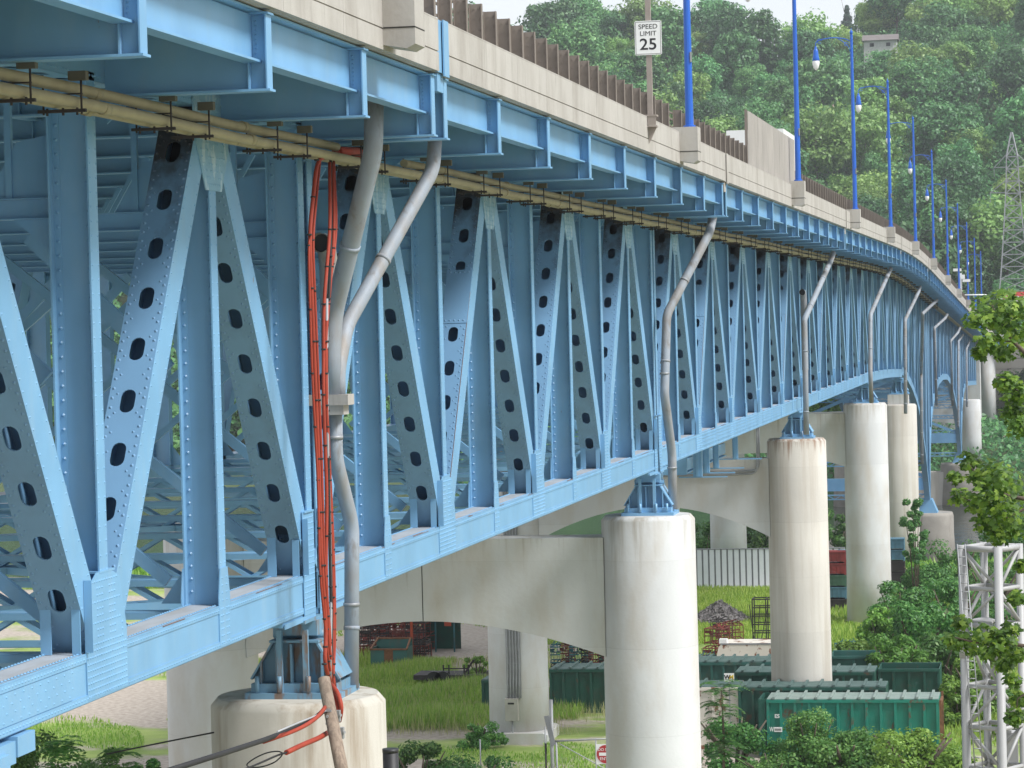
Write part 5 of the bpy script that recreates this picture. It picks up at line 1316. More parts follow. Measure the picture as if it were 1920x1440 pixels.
c1, W, H = dumpster(1437, 1760, 1313, 125.0, None, 'bright green ribbed dumpster in front with pale roof ribs', 'dumpster_green', D=2.2, ribs=12)
m = MB(); m.box((-0.35, -0.05, 0.1), (-0.05, 0.1, H+0.05)); m.box((-0.35, 2.1, 0.1), (-0.05, 2.2, H+0.05)); m.box((-0.35, 0.1, H-0.1), (-0.25, 2.1, H+0.05)); m.build('end_frame', MAT['dumpster_dark'], c1)
m = MB(); m.box((W+0.02, -0.05, 0.1), (W+0.12, 0.05, H)); m.box((W+0.02, 2.1, 0.1), (W+0.12, 2.2, H+0.1)); m.box((W+0.02, 0.05, H-0.2), (W+0.12, 2.1, H-0.1)); m.build('end_frame', MAT['rust'], c1)
def px_text(body, px, py, Y, hpx, material, parent, name='lettering', sx=1.0, bold=0.004, shear=0):
    p = onY(px, py, Y); s = hpx/(F/Y)/0.70
    return text_mesh(body, s, material, parent, p-parent.location, (R(90), 0, 0), name, 0.004, sx=sx, bold=bold, shear=shear)
px_text('ES', 1457, 1343, 124.86, 7, MAT['white_paint'], c1)
m = MB(); p = onY(1459, 1368, 124.86); m.box((p.x-0.17, 124.86, p.z-0.10), (p.x+0.17, 124.89, p.z+0.10)); m.build('label_plate', MAT['white_paint'], c1).location = -c1.location
m = MB()
for k in range(7): m.box((p.x-0.13+k*0.04, 124.852, p.z-0.05), (p.x-0.13+k*0.04+0.018, 124.857, p.z+0.05))
m.build('label_marks', MAT['black_paint'], c1).location = -c1.location
px_text('W', 1447, 1368, 124.86, 9, MAT['white_paint'], c1, sx=0.6)
dumpster(1384, 1661, 1290, 127.45, None, 'dark green dumpster directly behind the bright green one', 'dumpster_dark', D=1.95, ribs=10)
dumpster(1378, 1640, 1262, 133.2, None, 'dark green dumpster behind the brown streaked pier, upper of the middle pair', 'dumpster_dark', ribs=9)
dumpster(1290, 1446, 1243, 137.5, None, 'blue green dumpster behind the large white pier', 'dumpster_teal', ribs=7)
dumpster(1646, 1762, 1255, 134.5, None, 'open dark dumpster standing at the right end of the yard', 'dumpster_dark', lid=False, ribs=4)
dumpster(1555, 1646, 1231, 141, None, 'plain grey green dumpster with a smooth side right of the streaked pier', 'dumpster_teal', lid=False, ribs=2)
dumpster(1030, 1160, 1256, 139.3, None, 'dark green dumpster between the conduit column and the large white pier', 'dumpster_dark', ribs=5)
dumpster(903, 1000, 1276, 139.6, None, 'lower green dumpster end peeking out left of the conduit column', 'dumpster_dark', ribs=3)
# white rusty bin with its sign
wb, W, H = dumpster(1290, 1384, 1290, 127.6, None, 'dirty white bin with rusty corner half hidden by the large white pier', 'rusty_white', lid=True, ribs=2, name='waste_bin')
p = onY(1361, 1277, 126.0); o = empty('yard_sign', (p.x, 127.3, 0)); tag(o, 'small white board with a black and yellow W M mark above the white bin', 'sign')
m = MB(); m.box((-0.22, -0.01, p.z-0.18), (0.22, 0.01, p.z+0.18)); pn = m.build('sign_board', MAT['white_paint'], o)
m = MB(); m.box((-0.02, 0.012, 0), (0.02, 0.05, p.z)); m.build('post', MAT['galv'], o)
text_mesh('W', 0.26, MAT['black_paint'], pn, (-0.08, -0.013, p.z), (R(90), 0, 0), bold=0.01)
text_mesh('M', 0.26, MAT['wm_yellow'], pn, (0.10, -0.013, p.z), (R(90), 0, 0), bold=0.01)
# rusty white tank body
a = onY(1340, 1208, 152); b = onY(1470, 1208, 152); o = empty('tank_body', (a.x, 152, 0)); tag(o, 'rust flaked white box body lying behind the dumpsters', 'truck body')
W = b.x-a.x; m = MB(); m.prism([(0.05, 0.3), (W, 0.3), (W, a.z), (0.45, a.z), (0.2, a.z-0.15), (0.0, a.z-1.0)], 1, 0, 2.4); m.build('body', MAT['rusty_white'], o)
m = MB(); m.box((0.2, 0.3, a.z), (0.6, 0.8, a.z+0.22)); m.build('vent', MAT['white_paint'], o)
m = MB(); m.box((0.3, -0.02, a.z-0.03), (W, 0.0, a.z+0.05)); m.build('roof_edge', MAT['sheet_dark'], o)
# welded steel racks
def rack_mesh(W, D, H, nx, nz, th, seed, material, junk=True, slats=False):
    rd = random.Random(seed); m = MB()
    if junk:
        m.box((0, 0.02, H*0.72), (W*0.4, 0.05, H*0.9))
        for j in range(3): m.bar((rd.uniform(0, W), rd.uniform(0, D), H), (rd.uniform(0, W), rd.uniform(0, D), H+rd.uniform(0.15, 0.5)), th)
    for i in range(nx+1):
        x = W*i/nx
        for y in (0, D): m.bar((x, y, 0), (x, y, H), th)
        m.bar((x, 0, 0.1), (x, D, 0.1), th); m.bar((x, 0, H), (x, D, H), th)
    for k in range(nz+1):
        z = 0.1+(H-0.1)*k/nz
        for y in (0, D): m.bar((0, y, z), (W, y, z), th)
        if junk and k:
            for j in range(5):
                x = rd.uniform(0, W*0.85); m.bar((x, rd.uniform(0, D), z+0.05), (x+rd.uniform(0.1, 0.6), rd.uniform(0, D), z+rd.uniform(0.05, 0.3)), th*0.8)
    for j in range(3): 
        x = rd.uniform(0, W); m.bar((x, 0, 0.1), (x+rd.uniform(-.6, .6), 0, H*0.9), th*0.7)
    return m.mesh('steel_rack', MAT[material])
RK = [rack_mesh(2.2, 1.2, 0.95, 3, 2, 0.06, i, mt) for i, mt in enumerate(('rack_red', 'rack_red', 'rack_orange', 'rack_teal', 'rack_dark'))]
def rack(me, loc, rz, label, group, sc=(1, 1, 1)):
    o = link('steel_rack', me, None, loc); o.rotation_euler.z = rz; o.scale = sc; tag(o, label, 'rack', group); return o
rd = random.Random(4)
gL = 'rusty red steel racks stacked in the yard'
for row in range(3):
    for c_ in range(3):
        for lv in range(3 if row else 2):
            if row == 0 and c_ == 1 and lv: continue
            x = onY(664+c_*40+row*9, 1230, 160+row*3).x
            rack(RK[rd.choice((0, 1, 0, 1, 4))], (x+rd.uniform(-.3, .3), 160+row*3.0+rd.uniform(-.6, .6), lv*0.95), rd.uniform(-.25, .25), 'one of the rusty red steel racks stacked under the arched crossbeam', gL, (0.7, rd.uniform(0.8, 1.2), rd.uniform(0.8, 1.1)))
q = onY(772, 1215, 158.5)
for lv in range(2): rack(RK[4], (q.x-0.3, 158.5, lv*1.2), 0.0, ('lower' if not lv else 'upper')+' black steel rack at the right end of the red rack stacks', 'black racks', (0.5, 1, 1.25))
m = MB(); q = onY(773, 1232, 158.2); m.bar((q.x, q.y, 0), (q.x, q.y, 3.2), 0.13); o = m.build('marker_post', MAT['rack_orange']); tag(o, 'tall orange post at the right end of the red racks', 'post')
a = onY(777, 1170, 165); b = onY(852, 1170, 165); o = empty('open_shed', (a.x, 165, 0)); tag(o, 'dark green open shelter with a red cross bar beside the red racks', 'shed')
W = b.x-a.x; m = MB(); m.box((0, 0, 2.35), (W, 1.8, 2.9)); m.build('roof', MAT['dumpster_teal'], o)
m = MB(); m.box((0, 1.75, 0), (W, 1.8, 2.34)); m.build('back_wall', MAT['dumpster_dark'], o)
for x in (0, W*0.5, W-0.08):
    m = MB(); m.box((x, 0, 0), (x+0.08, 0.08, 2.34)); m.build('post', MAT['rack_teal'], o)
m = MB(); m.box((W*0.75, -0.03, 1.5), (W*0.92, 0.0, 1.95)); m.build('red_plate', MAT['rack_orange'], o)
# small green hopper
a = onY(694, 1202, 156); b = onY(762, 1202, 156); W = b.x-a.x; o = empty('hopper', (a.x, 156, 0)); tag(o, 'small rusty green hopper with an open slanted top in front of the red racks', 'hopper')
m = MB(); m.box((0.0, 0, 0.1), (W, 0.05, 1.15)); m.box((0, 0.05, 0.1), (0.05, 1.5, 1.25)); m.box((W-0.05, 0.05, 0.1), (W, 1.5, 1.25)); m.box((0, 1.5, 0.1), (W, 1.55, 1.6)); m.build('body', MAT['dumpster_teal'], o)
m = MB(); m.box((W*0.38, -0.03, 0.1), (W*0.62, -0.002, 1.15)); m.build('rusty_panel', MAT['rust'], o)
m = MB()
m.bar((0, 0, 1.2), (W, 0, 1.2), 0.09); m.bar((0, 1.5, 1.65), (W, 1.5, 1.65), 0.09); m.bar((0, 0, 1.2), (0.1, 1.5, 1.65), 0.09); m.bar((W, 0, 1.2), (W-0.1, 1.5, 1.65), 0.09); m.build('rim', MAT['rust'], o)
# black flat trailer
a = onY(775, 1266, 149); b = onY(905, 1264, 149); W = b.x-a.x; o = empty('flat_trailer', (a.x, 149, 0)); tag(o, 'black flat trailer half sunk in tall weeds', 'trailer')
m = MB(); m.box((0, 0, a.z-0.25), (W, 2.0, a.z)); m.build('bed', MAT['rack_dark'], o)
m = MB(); m.box((W*0.2, 0.1, 0.2), (W*0.62, 1.8, a.z-0.26)); m.build('undercarriage', MAT['black_paint'], o)
for x in (W*0.3, W*0.42):
    m = MB(); m.tube([(x, -0.05, 0.42), (x, 0.2, 0.42)], 0.42, 16); m.build('wheel', MAT['black_paint'], o)
m = MB()
for x in (W*0.42, W*0.50, W*0.72, W*0.78): m.bar((x, 0.3, a.z), (x, 0.3, a.z+0.5), 0.07)
m.bar((W*0.42, 0.3, a.z+0.3), (W*0.78, 0.3, a.z+0.3), 0.06); m.bar((W*0.72, 0.3, a.z), (W*0.86, 0.3, a.z+0.75), 0.1); m.build('stake_rail', MAT['rack_dark'], o)
# frames right of the white pier
q = onY(1412, 1200, 163); o = link('tall_rack', rack_mesh(1.5, 1.1, 2.9, 2, 6, 0.06, 8, 'rack_dark', junk=False), None, (q.x, 163, 0.2)); tag(o, 'tall black shelf rack left of the brown streaked pier', 'rack')
g3 = 'red and teal steel frames heaped behind the dumpsters'
for i, (px, Y, k, lv, sx) in enumerate([(1318, 158, 0, 0, .5), (1345, 158, 0, 0, .6), (1372, 157, 2, 0, .5), (1322, 158.5, 1, 1, .45), (1350, 160, 1, 1, .6), (1385, 159, 3, 0, .45), (1312, 153, 3, 0, .45), (1400, 156, 3, 0, .5), (1338, 162, 4, 1, .5)]):
    rack(RK[k], (onY(px, 1230, Y).x, Y, lv*1.0+0.1), rd.uniform(-.3, .3), 'one of the red and teal steel frames heaped between the two tall piers', g3, (sx, 1, 0.9))
for i, (px, py, Y, k) in enumerate([(1598, 1195, 154, 2), (1622, 1187, 156, 2), (1570, 1180, 160, 3), (1600, 1175, 161, 3), (1640, 1200, 150, 3)]):
    rack(RK[k], (onY(px, py, Y).x, Y, 0.1), rd.uniform(-.5, .5), 'one of the low orange and teal frames scattered right of the streaked pier', 'frames scattered in the weeds', (0.5, 0.8, 0.8))
for i, (px, Y) in enumerate([(1032, 143), (1050, 143.5), (1068, 143), (1086, 143.6), (1104, 143), (1122, 143.8), (1140, 143.2), (1060, 146), (1090, 146), (1120, 146)]):
    for lv in range(3 if i < 7 else 4): rack(RK[(i+lv) % 2*1+3 if (i+lv) % 3 else 0], (onY(px, 1240, Y).x, Y, lv*0.95), rd.uniform(-.15, .15), 'one of the dark and teal racks stacked behind the left dark dumpster', 'racks behind the left dumpster', (0.22, 1, 0.9))
# stacked bins
bm_ = MB(); bm_.box((0, 0, 0.08), (1.15, 1.1, 0.74)); bm_.box((-0.03, -0.03, 0.66), (1.18, -0.001, 0.74)); bm_.box((0, 0, 0), (0.1, 1.1, 0.079)); bm_.box((1.05, 0, 0), (1.15, 1.1, 0.079)); 
for x in (0.3, 0.6, 0.85): bm_.box((x, -0.025, 0.1), (x+0.05, -0.001, 0.65))
BN = {k: bm_.mesh('bin', MAT[k]) for k in ('bin_blue', 'bin_red', 'bin_green', 'rack_dark')}
for (px, Y, cols, nm) in ((1553, 187, ['rack_dark', 'bin_blue', 'bin_green', 'bin_red', 'bin_red'], 'left'), (1571, 187.4, ['bin_green', 'bin_blue', 'bin_green', 'bin_blue', 'bin_blue'], 'right'), (1665, 197, ['rack_dark', 'rack_dark', 'rack_dark', 'bin_blue', 'bin_blue'], 'far')):
    x = onY(px, 1120, Y).x
    for lv, k in enumerate(cols):
        o = link('storage_bin', BN[k], None, (x, Y, lv*0.76)); 
        lab = ['lowest', 'second', 'middle', 'fourth', 'topmost'][lv]+{'left': ' bin of the left stack by the white pier', 'right': ' bin of the right hand stack touching the white pier', 'far': ' bin of the dark stack beside the thicket'}[nm]
        tag(o, {'bin_blue': 'blue ', 'bin_red': 'red ', 'bin_green': 'green ', 'rack_dark': 'dark '}[k]+lab, 'bin', 'stacked steel bins')
# corrugated wall
a = onY(1200, 1032, 203); b = onY(1584, 1026, 203); o = empty('corrugated_wall', (a.x, 203, 0)); tag(o, 'long white wall of ribbed metal sheet running behind the piers', 'wall')
W = b.x-a.x; m = MB(); k = int(W/0.42); st = W/k; H = a.z
for i in range(k):
    x = i*st; m.m = 0; m.box((x+0.12, -0.06, 0.02), (x+st, 0, H)); m.m = 1; m.box((x, 0.0, 0.02), (x+0.13, 0.04, H))
m.m = 0; m.box((0, 0.05, 0), (W, 0.15, H)); m.build('sheeting', [MAT['sheet_white'], MAT['sheet_dark']], o)
m = MB(); m.box((0, -0.09, H), (W, 0.2, H+0.06)); m.build('coping', MAT['sheet_dark'], o)
# gravel heap
q = onY(1350, 1160, 181); rg5 = np.random.default_rng(2); n = 1500
rr = rg5.random(n)**0.6; aa = rg5.random(n)*6.283; C = np.stack([q.x+rr*1.9*np.cos(aa), 181+rr*1.8*np.sin(aa), 1.2*(1-rr)**1.1+0.02], 1)
m = MB(); m.lathe([(2.0, 0), (1.4, 0.3), (0.8, 0.68), (0.3, 1.05), (0.02, 1.2)], 18, (q.x, 181, 0))
for c in C:
    s = rg5.uniform(0.05, 0.12); m.obox(c, rand_dirs(rg5, 1)[0]*s, rand_dirs(rg5, 1)[0]*s, rand_dirs(rg5, 1)[0]*s)
tag(m.build('gravel_heap', MAT['gravel']), 'small grey gravel heap in the grass in front of the white wall', 'gravel heap', kind='stuff')
# fence, gate and sign
YG = 112.0
o = empty('gate_fence', (onY(1037, 1400, YG).x, YG, 0)); tag(o, 'grey metal gate post with a long top rail and sagging brace wire', 'gate')
def seg(nm, p, q_, r, mt='galv'):
    m = MB(); m.tube([p, q_], r, 8); m.build(nm, MAT[mt], o).location = -o.location
seg('gate_post', (onY(1035, 1400, YG).x, YG, -0.2), onY(1033, 1312, YG), 0.075)
seg('gate_post', (onY(1044, 1400, YG).x, YG, -0.2), onY(1043, 1392, YG), 0.04)
seg('gate_post', (onY(1023, 1400, YG).x, YG, -0.2), onY(1023, 1394, YG), 0.04, 'rack_dark')
seg('top_rail', onY(1038, 1390, YG), onY(1160, 1384, YG), 0.035)
seg('brace_wire', onY(1050, 1395, YG), onY(1150, 1450, YG), 0.02, 'cable_grey')
seg('gate_post', (onY(1117, 1400, YG).x, YG, -0.2), onY(1117, 1384, YG), 0.03)
m = MB(); p1_, p2_, p3_, p4_ = onY(1020, 1343, YG-.1), onY(1029, 1341, YG-.1), onY(1042, 1395, YG-.1), onY(1034, 1400, YG-.1)
m.prism([(p.x, p.z) for p in (p1_, p2_, p3_, p4_)], 1, YG-0.14, YG-0.1); oo = m.build('bent_sheet', MAT['sheet_dark']); tag(oo, 'dark bent metal sheet leaning on the gate post', 'metal sheet')
for i, (px, py) in enumerate(((900, 1386), (1022, 1362))):
    q = onY(px, py, 121); m = MB(); m.tube([(q.x, 121, -0.2), q], 0.03, 8); oo = m.build('fence_post', MAT['galv']); tag(oo, 'thin metal stake standing in the grass '+('left of the conduit column' if i == 0 else 'just left of the gate post'), 'post')
q = onY(1136, 1414, YG-2); o = empty('no_entry_sign', (q.x, YG-2, 0)); tag(o, 'round red no entry sign half hidden by the large white pier', 'road sign')
m = MB(); m.tube([(0, 0.03, -0.1), (0, 0.03, q.z)], 0.03, 8); m.build('post', MAT['galv'], o)
m = MB(); m.box((-0.38, 0.0, q.z-0.38), (0.38, 0.02, q.z+0.38)); pn = m.build('sign_panel', MAT['white_paint'], o)
m = MB(); m.tube([(0, -0.012, q.z), (0, -0.002, q.z)], 0.35, 32); m.build('red_disc', MAT['sign_red'], pn)
m = MB(); m.box((-0.26, -0.018, q.z-0.06), (0.26, -0.0125, q.z+0.06)); m.build('white_bar', MAT['white_paint'], pn)
text_mesh('DO NOT', 0.15, MAT['white_paint'], pn, (0, -0.015, q.z+0.17), (R(90), 0, 0)); text_mesh('ENTER', 0.16, MAT['white_paint'], pn, (0, -0.015, q.z-0.18), (R(90), 0, 0))

# ================================================================ WHITE TUBULAR TOWER
YT = 58.0
base = onY(1813, 1440, YT); zt = onY(1806, 1028, YT).z
o = empty('tubular_tower', (base.x, YT, 0)); tag(o, 'white tubular steel lattice tower with a ladder at the lower right', 'tower')
fl = Vector((0, 0, 0)); fr = Vector((0.70, -0.42, 0)); bl = Vector((0.40, 0.66, 0)); br = fr+bl
legs = [fl, fr, br, bl]
for i, p in enumerate(legs):
    m = MB(); rr = 0.085 if i < 2 else 0.075; m.tube([p, p+Vector((0, 0, zt+0.06))], rr, 16); m.lathe([(rr+0.012, zt-2.15), (rr+0.012, zt-1.85)], 16, p); m.build('leg', MAT['tower_white'], o)
lev = [zt, zt-0.78, zt-1.5, zt-2.7, zt-3.5, zt-4.3, zt-5.1, zt-6.0]
for k, z in enumerate(lev):
    m = MB()
    for i in range(4):
        m.tube([legs[i]+Vector((0, 0, z)), legs[(i+1) % 4]+Vector((0, 0, z))], 0.045 if k else 0.06, 8)
    m.build('horizontal_brace', MAT['tower_white'], o)
    if k+1 < len(lev):
        m = MB(); z2 = lev[k+1]
        for i in range(4):
            a_, b_2 = legs[i], legs[(i+1) % 4]
            if (i+k) % 2: a_, b_2 = b_2, a_
            m.tube([a_+Vector((0, 0, z)), b_2+Vector((0, 0, z2))], 0.033, 8)
        m.build('diagonal_brace', MAT['tower_white'], o)
m = MB(); z = lev[2]; 
m.prism([(fl.x+.05, fl.y), (fl.x+0.55, fl.y-0.3), (bl.x+0.2, bl.y-0.5), (bl.x, bl.y)], 2, z+0.046, z+0.09); m.build('platform', MAT['tower_white'], o)
lad = MB(); A = onY(1802, 1020, YT-0.3)-o.location; Bq = onY(1836, 1445, YT-0.9)-o.location; sd = Vector((0.15, 0, 0))
for s in (-0.5, 0.5): lad.tube([A+sd*2*s*0.5+Vector((0, 0, 0)), Bq+sd*2*s*0.5], 0.014, 6)
for i in range(26):
    p = A+(Bq-A)*(i+0.5)/26; lad.tube([p-sd*0.5, p+sd*0.5], 0.011, 6)
lad.build('ladder', MAT['galv'], o)
m = MB(); a = onY(1868, 1372, YT+0.6)-o.location; m.box((a.x, 0.45, a.z-1.4), (a.x+0.42, 0.85, a.z)); m.box((a.x-0.02, 0.43, a.z), (a.x+0.3, 0.87, a.z+0.05)); m.build('equipment_cabinet', MAT['tower_white'], o)

# ================================================================ NEAR MAPLE FOLIAGE
def star_leaf_mesh(name, pts, normals, sizes, seed, material):
    rg6 = np.random.default_rng(seed); prof = []
    for k, (a, r_) in enumerate([(90, 1.0), (68, .55), (38, .85), (18, .5), (-18, .62), (-60, .35), (-120, .35), (198, .62), (162, .5), (142, .85), (112, .55)]):
        prof.append((math.cos(R(a))*r_, math.sin(R(a))*r_))
    v = []; f = []
    for p, n_, s in zip(pts, normals, sizes):
        n_ = Vector(n_).normalized(); t = n_.cross(Vector(rg6.normal(size=3))).normalized(); b2 = n_.cross(t); k0 = len(v)
        v.append(tuple(Vector(p)))
        for (x, y) in prof: v.append(tuple(Vector(p)+t*x*s+b2*y*s-n_*(x*x+y*y)*s*0.22))
        for i in range(len(prof)): f.append((k0, k0+1+i, k0+1+(i+1) % len(prof)))
    me = bpy.data.meshes.new(name); me.from_pydata(v, [], f); me.materials.append(material); me.update(); return me
YM = 42.0
o = empty('maple_tree', (4.6, YM, 0)); tag(o, 'near maple whose leafy branches reach in along the right edge', 'tree')
clus = [(1868, 575, 42), (1840, 600, 30), (1895, 610, 38), (1905, 640, 34), (1850, 640, 22), (1835, 663, 14), (1878, 660, 18), (1900, 570, 34),
        (1885, 715, 20), (1905, 735, 28), (1898, 775, 24), (1912, 800, 24),
        (1815, 865, 22), (1845, 885, 34), (1880, 895, 34), (1860, 925, 38), (1835, 940, 26), (1800, 930, 18), (1790, 895, 14), (1900, 930, 36), (1880, 965, 34), (1850, 980, 26), (1905, 985, 30), (1870, 1003, 22),
        (1800, 1165, 16), (1790, 1200, 20), (1820, 1205, 26), (1850, 1190, 26), (1880, 1205, 26), (1895, 1180, 18), (1860, 1222, 20), (1885, 1242, 18), (1905, 1225, 18),
        (1898, 1275, 16), (1910, 1310, 18), (1905, 1345, 20), (1908, 1120, 16), (1918, 1060, 14)]
rg7 = np.random.default_rng(9); P_, N_, S_ = [], [], []
for (px, py, r_) in clus:
    c = onY(px, py, YM+rg7.uniform(-0.8, 0.8)); rm = r_/131.0; n = int(26+r_*3.2)
    for i in range(n):
        d = rand_dirs(rg7, 1)[0]; q = c+Vector(d*rm*1.15*rg7.random()**0.45*np.array([1, 1.4, 0.8])); P_.append(q-o.location); nn = d*0.6+np.array([0.1, -0.35, 0.9])+rg7.normal(size=3)*0.45; N_.append(nn); S_.append(rg7.uniform(0.05, 0.095))
for i in range(90):                            # the rest of the crown, outside the frame
    c = Vector((rg7.uniform(-3.4, 4.5), rg7.uniform(-4, 4), rg7.uniform(9, 21)))
    if (c.x+4.6) < 0.9 or c.length < 1: continue
    for j in range(60): P_.append(c+Vector(rand_dirs(rg7, 1)[0])*0.7*rg7.random()**0.4); N_.append(np.array([0, 0, 0.9])+rg7.normal(size=3)*0.5); S_.append(rg7.uniform(0.06, 0.1))
link('foliage', star_leaf_mesh('foliage', P_, N_, S_, 4, MAT['leaf_maple']), o)
m = MB(); m.tube([(0, 0, -0.3), (0, 0, 8), (-0.1, 0, 14), (0, 0, 19.5)], [0.3, 0.24, 0.16, 0.05], 12)
def limb(pts, r0):
    P = [onY(x, y, YM)-o.location for x, y in pts]; n = len(P); m.tube(P, [r0*(1-0.8*i/(n-1)) for i in range(n)], 7)
for pts, r0 in (([(2520, 1100), (2200, 900), (2000, 760), (1940, 680), (1900, 640), (1870, 600), (1860, 570)], 0.06), ([(2000, 760), (1925, 745), (1885, 715)], 0.03), ([(2520, 1260), (2200, 1100), (2010, 960), (1950, 940), (1890, 930), (1840, 905), (1815, 868)], 0.06),
                ([(1950, 940), (1890, 970), (1850, 985)], 0.025), ([(1890, 930), (1830, 945), (1800, 930)], 0.018), ([(2520, 1500), (2200, 1350), (2020, 1240), (1950, 1215), (1880, 1205), (1830, 1205), (1790, 1195)], 0.05), ([(2020, 1280), (1940, 1290), (1908, 1310), (1905, 1345)], 0.025), ([(1900, 640), (1850, 640), (1835, 660)], 0.012)):
    limb(pts, r0)
m.build('trunk', MAT['bark'], o)

# ================================================================ ACROSS THE RIVER
Yf = 452.0
def at(px, py, Y=Yf): return onY(px, py, Y)
o = empty('retaining_wall', (at(1835, 740).x, Yf, 0)); tag(o, 'long grey panelled retaining wall across the river at the right edge', 'wall')
zt_, zb_ = at(1880, 652).z, at(1880, 770).z; x0, x1 = at(1815, 700).x, 90
m = MB(); 
for k in range(6):
    za, zb2 = zb_+(zt_-zb_)*k/6, zb_+(zt_-zb_)*(k+1)/6-0.12; m.box((x0, Yf, za), (x1, Yf+1, zb2))
m.box((x0, Yf+0.15, zb_-4), (x1, Yf+1.2, zt_)); m.build('panel_wall', MAT['far_wall'], o).location = -o.location
o = empty('ramp_bridge', (at(1850, 700, 446).x, 446, 0)); tag(o, 'distant road ramp with a blue girder on a round white column', 'bridge')
m = MB(); a = at(1822, 640, 446); m.box((a.x, 445, a.z-0.9), (90, 449, a.z)); m.build('girder', MAT['steel_blue'], o).location = -o.location
m = MB(); m.box((a.x, 444.8, a.z+0.003), (90, 449, a.z+0.9)); m.build('parapet', MAT['concrete'], o).location = -o.location
m = MB(); c = at(1852, 700, 446); m.lathe([(1.15, -1), (1.15, a.z-0.91)], 20, (c.x, 446.5, 0)); m.build('column', MAT['white_paint'] if False else MAT['concrete'], o).location = -o.location
# abutment tower at the end of the truss
m = MB(); c = at(1838, 700, YEND+3); m.box((-26, YEND+0.6, -2), (c.x, YEND+6, zp(YEND)+22.6)); o = m.build('abutment', MAT['concrete']); tag(o, 'pale concrete abutment closing the far end of the truss bridge', 'abutment')
# railway
yr = 436.0
m = MB(); m.prism([(yr-3.5, -0.6), (yr+4, -0.6), (yr+3, 0.35), (yr-2.5, 0.35)], 0, -220, 60); o = m.build('railway_bed', MAT['ballast']); tag(o, kind='structure')
for i, d in enumerate((-1.2, 0.3, 1.2, 2.7)):
    m = MB(); m.box((-220, yr+d-0.06, 0.36), (60, yr+d+0.06, 0.55)); o = m.build('rail_track', MAT['rail_rust']); tag(o, 'rusty rail of the track along the far river bank', 'rail', 'rails of the railway')
# billboard
a = at(1879, 548, 462); b = at(1990, 585, 462)
o = empty('billboard', (a.x, 462, 0)); tag(o, 'red billboard with white italic lettering at the right edge', 'billboard')
m = MB(); m.box((a.x, 461.8, at(1880, 583, 462).z), (b.x, 462.2, a.z)); pn = m.build('panel', MAT['billboard_red'], o); pn.location = -o.location
text_mesh("America's", 1.9, MAT['white_paint'], pn, (at(1912, 559, 462).x, 461.7, at(1912, 559, 462).z), (R(90), 0, 0), shear=0.3, ext=0.03, bold=0.05)
text_mesh("F", 2.2, MAT['white_paint'], pn, (at(1914, 574, 462).x, 461.7, at(1914, 574, 462).z), (R(90), 0, 0), shear=0.3, ext=0.03, bold=0.08)
for q in (0.15, 0.5, 0.85):
    m = MB(); x = a.x+(b.x-a.x)*q; m.box((x-0.2, 462.3, 2), (x+0.2, 462.7, a.z)); m.build('post', MAT['rail_brown'], o).location = -o.location
# high voltage tower
Yp = 480.0; t0 = at(1903, 545, Yp); t1 = at(1897, 248, Yp); H = t1.z-t0.z; o = empty('transmission_tower', (t0.x, Yp, t0.z-2)); tag(o, 'tall grey lattice electricity pylon at the right edge before the hill', 'pylon')
m = MB(); hw = [(0, 2.6), (0.25, 1.95), (0.5, 1.4), (0.72, 1.0), (0.86, 0.9), (1.0, 0.1)]
def cr(i, z_, w_): return Vector(((-w_, w_, w_, -w_)[i], (-w_, -w_, w_, w_)[i], z_))
zs_ = [i/14 for i in range(15)]
for i in range(4):
    for k in range(14):
        wa, wb_ = lerp(hw, zs_[k]), lerp(hw, zs_[k+1]); j = (i+1) % 4
        m.bar(cr(i, zs_[k]*(H+2), wa), cr(i, zs_[k+1]*(H+2), wb_), 0.16); m.bar(cr(i, zs_[k]*(H+2), wa), cr(j, zs_[k+1]*(H+2), wb_), 0.09); m.bar(cr(j, zs_[k]*(H+2), wa), cr(i, zs_[k+1]*(H+2), wb_), 0.09)
        m.bar(cr(i, zs_[k+1]*(H+2), wb_), cr(j, zs_[k+1]*(H+2), wb_), 0.09)
m.build('mast', MAT['galv'], o)
m = MB()
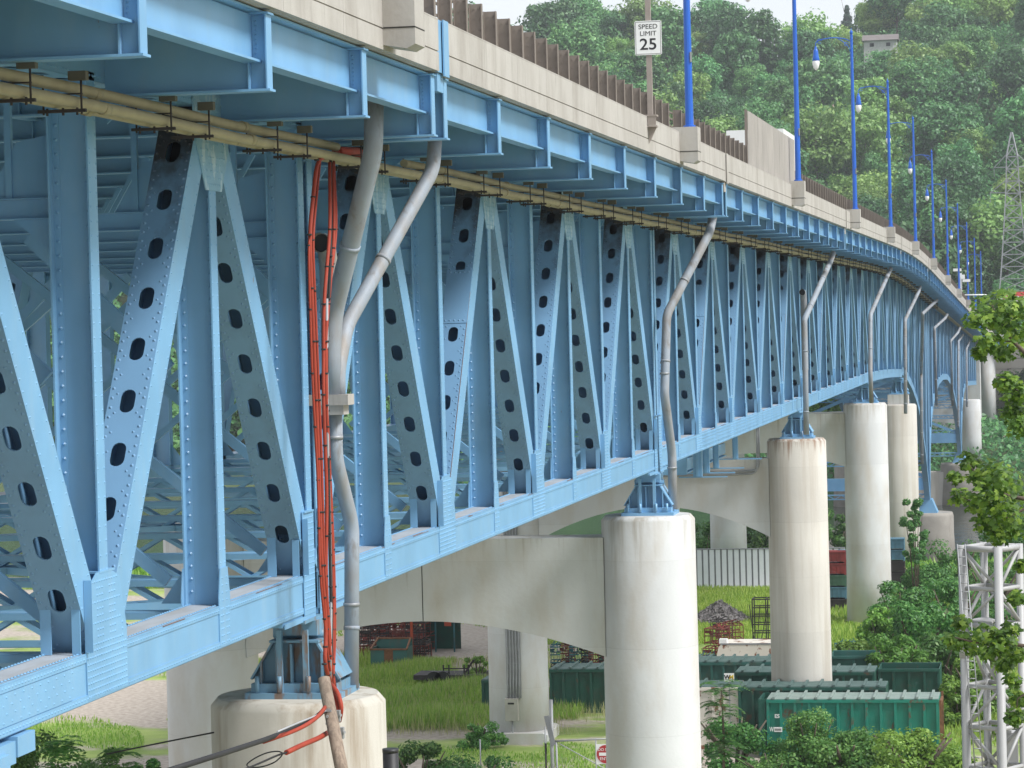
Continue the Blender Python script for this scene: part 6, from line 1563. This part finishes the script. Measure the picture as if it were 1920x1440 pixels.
for zz, ln in ((0.86, 2.9), (0.70, 3.6)):
    for s in (-1, 1):
        e = Vector((s*ln, 0, zz*H)); 
        for w_ in (-0.8, 0.8): m.bar((s*0.8, w_, zz*H), e, 0.12); m.bar((s*0.7, w_, zz*H+2.2), e, 0.1)
        m.bar(e, e-Vector((0, 0, 1.5)), 0.1)
m.build('cross_arm', MAT['galv'], o)
for k, dz in enumerate((0, 0.9)):
    m = MB(); pts = [(-70+i*10, Yp-8+i*0.9, t0.z+9+dz+0.004*(i*10-70)**2*0.06) for i in range(24)]; m.tube(pts, 0.035, 5); oo = m.build('power_line', MAT['cable_black']); tag(oo, 'thin power line crossing the slope near the tower', 'power line', 'power lines')
# house and pole on the hill
q = hit(1655, 112); o = empty('house', (q.x, q.y-3, q.z+0.9)); o.scale = (0.72, 0.72, 0.62); tag(o, 'pale house half hidden by trees on the ridge', 'house')
m = MB(); m.box((-6, 0, -4), (5, 8, 6)); m.build('wall', MAT['house_wall'], o)
m = MB(); m.prism([(-1, 5.8), (9, 5.8), (4, 8.4)], 0, -6.6, 5.6); m.build('roof', MAT['roof_grey'], o)
for x in (-4, 1.5):
    m = MB(); m.box((x, -0.05, 3.4), (x+1.4, -0.01, 4.8)); m.build('window', MAT['black_paint'], o)
q = hit(1564, 300); yq = q.y-3; q2 = at(1562, 196, yq); m = MB(); m.tube([(q2.x, yq, ground_z(q2.x, yq)-1), q2], 0.16, 8); m.box((q2.x-0.9, yq-0.2, q2.z-0.8), (q2.x+0.9, yq-0.05, q2.z-0.6)); oo = m.build('utility_pole', MAT['wood']); tag(oo, 'lone wooden pole standing among the hillside trees', 'utility pole')
# ================================================================ HAZE
m = MB(); m.box((-700, -60, -9.5), (700, 960, 135))
hz = bpy.data.materials.new('haze'); hz.use_nodes = True; N = hz.node_tree.nodes; N.clear()
o_ = N.new('ShaderNodeOutputMaterial'); v_ = N.new('ShaderNodeVolumePrincipled'); v_.inputs['Color'].default_value = (0.9, 0.95, 1.0, 1); v_.inputs['Density'].default_value = 0.0002; v_.inputs['Anisotropy'].default_value = 0.2
hz.node_tree.links.new(v_.outputs['Volume'], o_.inputs['Volume'])
tag(m.build('haze', hz), kind='stuff')
S.cycles.volume_bounces = 0
